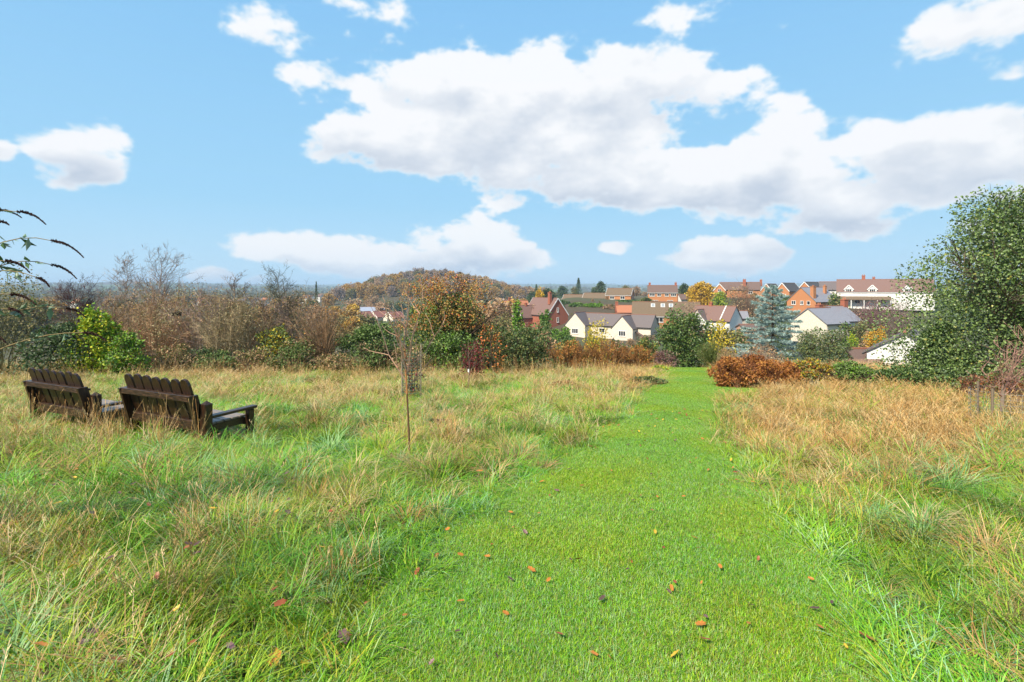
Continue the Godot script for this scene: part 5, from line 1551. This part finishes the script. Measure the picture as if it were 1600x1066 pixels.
# buddleia at the left edge: long shoots with grey green leaves and brown seed heads
func build_buddleia() -> void:
	var foot := Vector3(-4.6, land(-4.6, -3.6), -3.6)
	var t := thing("buddleia", "buddleia shoots with dark brown drooping seed heads and green leaves", "shrub", foot)
	var r := rng_of(71)
	var d := 3.5
	# where each shoot ends: [u, v, depth, seed head length, bend]
	for a in [[60, 331, 3.5, 0.22, 0.10], [28, 328, 3.9, 0.16, 0.08], [30, 346, 3.4, 0.08, 0.05], [112, 376, 3.6, 0.26, 0.14], [40, 408, 3.4, 0.2, 0.08], [113, 414, 3.7, 0.2, 0.16], [90, 434, 3.4, 0.11, 0.22], [48, 460, 3.5, 0.2, 0.05], [135, 482, 3.8, 0.15, 0.1], [162, 520, 3.6, 0.18, 0.02], [45, 483, 3.4, 0.12, 0.05], [18, 525, 3.3, 0.12, 0.03], [30, 553, 3.3, 0.0, 0.12], [-60, 380, 3.4, 0.2, 0.1], [-80, 300, 3.6, 0.2, 0.1]]:
		var tip := Vector3((a[0] - 832.0) / FOCAL * a[2], EYE - (a[1] - 450.0) / FOCAL * a[2], -a[2]) - foot
		var start := Vector3(r.randf_range(-0.15, 0.1), 0, r.randf_range(-0.15, 0.15))
		var c1 := Vector3(tip.x * 0.15 - 0.1, tip.y * 0.75 + a[4], tip.z * 0.3)
		var c2 := Vector3(tip.x * 0.65, tip.y + a[4], tip.z * 0.8)
		var pts := []
		for i in 15:
			pts.append(start.bezier_interpolate(c1, c2, tip, i / 14.0))
		var stem := Geo.new()
		stem.k = Color(0.22, 0.17, 0.09)
		stem.path(pts, 0.009, 0.0025, 5)
		part(t, "shoot", stem.mesh(), leafy("bark", 0.85, 0.0, 0.3))
		var lv := Geo.new()
		for i in 46:
			var f := r.randf_range(0.3, 0.93)
			var k := f * 13.99
			var b: Vector3 = pts[int(k)].lerp(pts[int(k) + 1], k - int(k))
			var along: Vector3 = (pts[int(k) + 1] - pts[int(k)]).normalized()
			var out := (along * 0.5 + Vector3(r.randfn(), r.randfn() - 0.2, r.randfn()) * 0.8).normalized()
			lv.k = pick_colour(r, [Color(0.045, 0.10, 0.03), Color(0.07, 0.15, 0.04), Color(0.14, 0.22, 0.13), Color(0.22, 0.28, 0.2)], r.randf())
			var l := r.randf_range(0.04, 0.11)
			var sd := out.cross(Vector3(r.randfn() * 0.4, 1, r.randfn() * 0.4)).normalized()
			lv.leaf(b, out, sd, out.cross(sd), l, l * 0.2)
		part(t, "leaves", lv.mesh(), leafy("leaves", 0.6, 0.4))
		if a[3] > 0.0:
			var sh := Geo.new()
			var dir: Vector3 = (pts[14] - pts[12]).normalized()
			var q := pts[14] as Vector3
			var n := int(a[3] * 420.0)
			for i in n:
				var f := float(i) / n
				q += dir * a[3] / n
				dir = (dir + Vector3(0, -0.9 / n, 0)).normalized()
				var rad := 0.0145 * (1.0 - 0.75 * f) * (0.6 + 0.4 * sin(f * 90.0) + 0.3 * r.randf())
				sh.k = Color(0.035, 0.018, 0.014) * r.randf_range(0.6, 1.8)
				sh.k.a = 1.0
				for j in 4:
					var o := Vector3(r.randfn(), r.randfn(), r.randfn()).normalized()
					sh.tube(q + o * rad * 0.2, q + o * rad + dir * 0.003, 0.0036, 0.002, 4)
			part(t, "seed_head", sh.mesh(), leafy("bark", 0.85, 0.0, 0.3))


# ---------------------------------------------------------------- fallen leaves
func fallen_leaf(seed_: int, c: Color) -> ArrayMesh:
	var r := rng_of(seed_)
	var g := Geo.new()
	g.k = c
	# a pointed leaf, lobed and curled
	var rim := []
	for i in 14:
		var a := TAU * i / 14.0
		var q := 0.5 + 0.22 * cos(a) * cos(a) + (0.16 if i % 2 else -0.06) * r.randf_range(0.5, 1.2)
		var x := cos(a) * q
		var y := sin(a) * q * 0.72
		rim.append(Vector3(x, 0.16 * (y * y * 3.0 + x * x * r.randf_range(0.2, 0.7)) + 0.03 * r.randf(), y))
	for i in 14:
		g.k = c * r.randf_range(0.85, 1.15)
		g.k.a = 1.0
		g.tri(Vector3.ZERO, rim[i], rim[(i + 1) % 14])
	g.k = c * 0.6
	g.k.a = 1.0
	g.tube(Vector3(-0.45, 0.02, 0), Vector3(-0.95, 0.08, 0.04), 0.025, 0.018, 3)
	return g.mesh()


func build_litter() -> void:
	var kinds := [["orange", Color(0.42, 0.16, 0.025)], ["yellow", Color(0.55, 0.34, 0.03)], ["russet", Color(0.26, 0.07, 0.025)], ["dark_brown", Color(0.09, 0.05, 0.04)], ["purple_brown", Color(0.15, 0.08, 0.08)]]
	var meshes := []
	for i in kinds.size():
		meshes.append([fallen_leaf(900 + i * 2, kinds[i][1]), fallen_leaf(901 + i * 2, kinds[i][1])])
	var r := rng_of(333)
	var m := leafy("fallen leaves", 0.5, 0.25)
	var put := func(x: float, d: float, k: int, s: float, up: float) -> void:
		var words: String = kinds[k][0].replace("_", " ")
		var o := single(kinds[k][0] + "_leaf", meshes[k][r.randi() % 2], m, Vector3(x, land(x, -d) + up, -d), words + (" fallen leaf lying on the mown path" if up < 0.08 else " fallen leaf caught in the rough grass"), "leaf", "fallen leaves")
		o.transform = Transform3D((Basis(Vector3.UP, r.randf() * TAU) * Basis(Vector3(r.randfn(), 0, r.randfn()).normalized(), r.randf_range(0.0, 0.8))).scaled(Vector3.ONE * s), o.position)
	for i in 185:
		var d := 2.2 + 7.5 * pow(r.randf(), 1.15)
		var x := r.randf_range(ramp(d, PATH_LEFT) - 0.25, ramp(d, PATH_RIGHT) + 0.1)
		put.call(x, d, [0, 0, 1, 2, 2, 2, 3, 3, 4][r.randi() % 9], r.randf_range(0.014, 0.036), 0.064)
	for i in 46:
		var d := r.randf_range(2.2, 5.5)
		var x := r.randf_range(-d * 0.95, ramp(d, PATH_LEFT) - 0.3)
		put.call(x, d, [0, 1, 2, 3, 3, 4][r.randi() % 6], r.randf_range(0.025, 0.05), 0.14)
	for a in [[430, 1052, 0, 0.095], [478, 1057, 1, 0.05], [505, 1018, 0, 0.07], [537, 1015, 4, 0.09], [302, 1028, 1, 0.06], [1095, 993, 0, 0.055], [1055, 1042, 1, 0.055], [1355, 1015, 2, 0.075]]:
		var d: float = EYE / ((a[1] - 450.0) / FOCAL - 0.078)
		put.call((a[0] - 800.0) / FOCAL * d, d, a[2], a[3] * 0.7, 0.06)
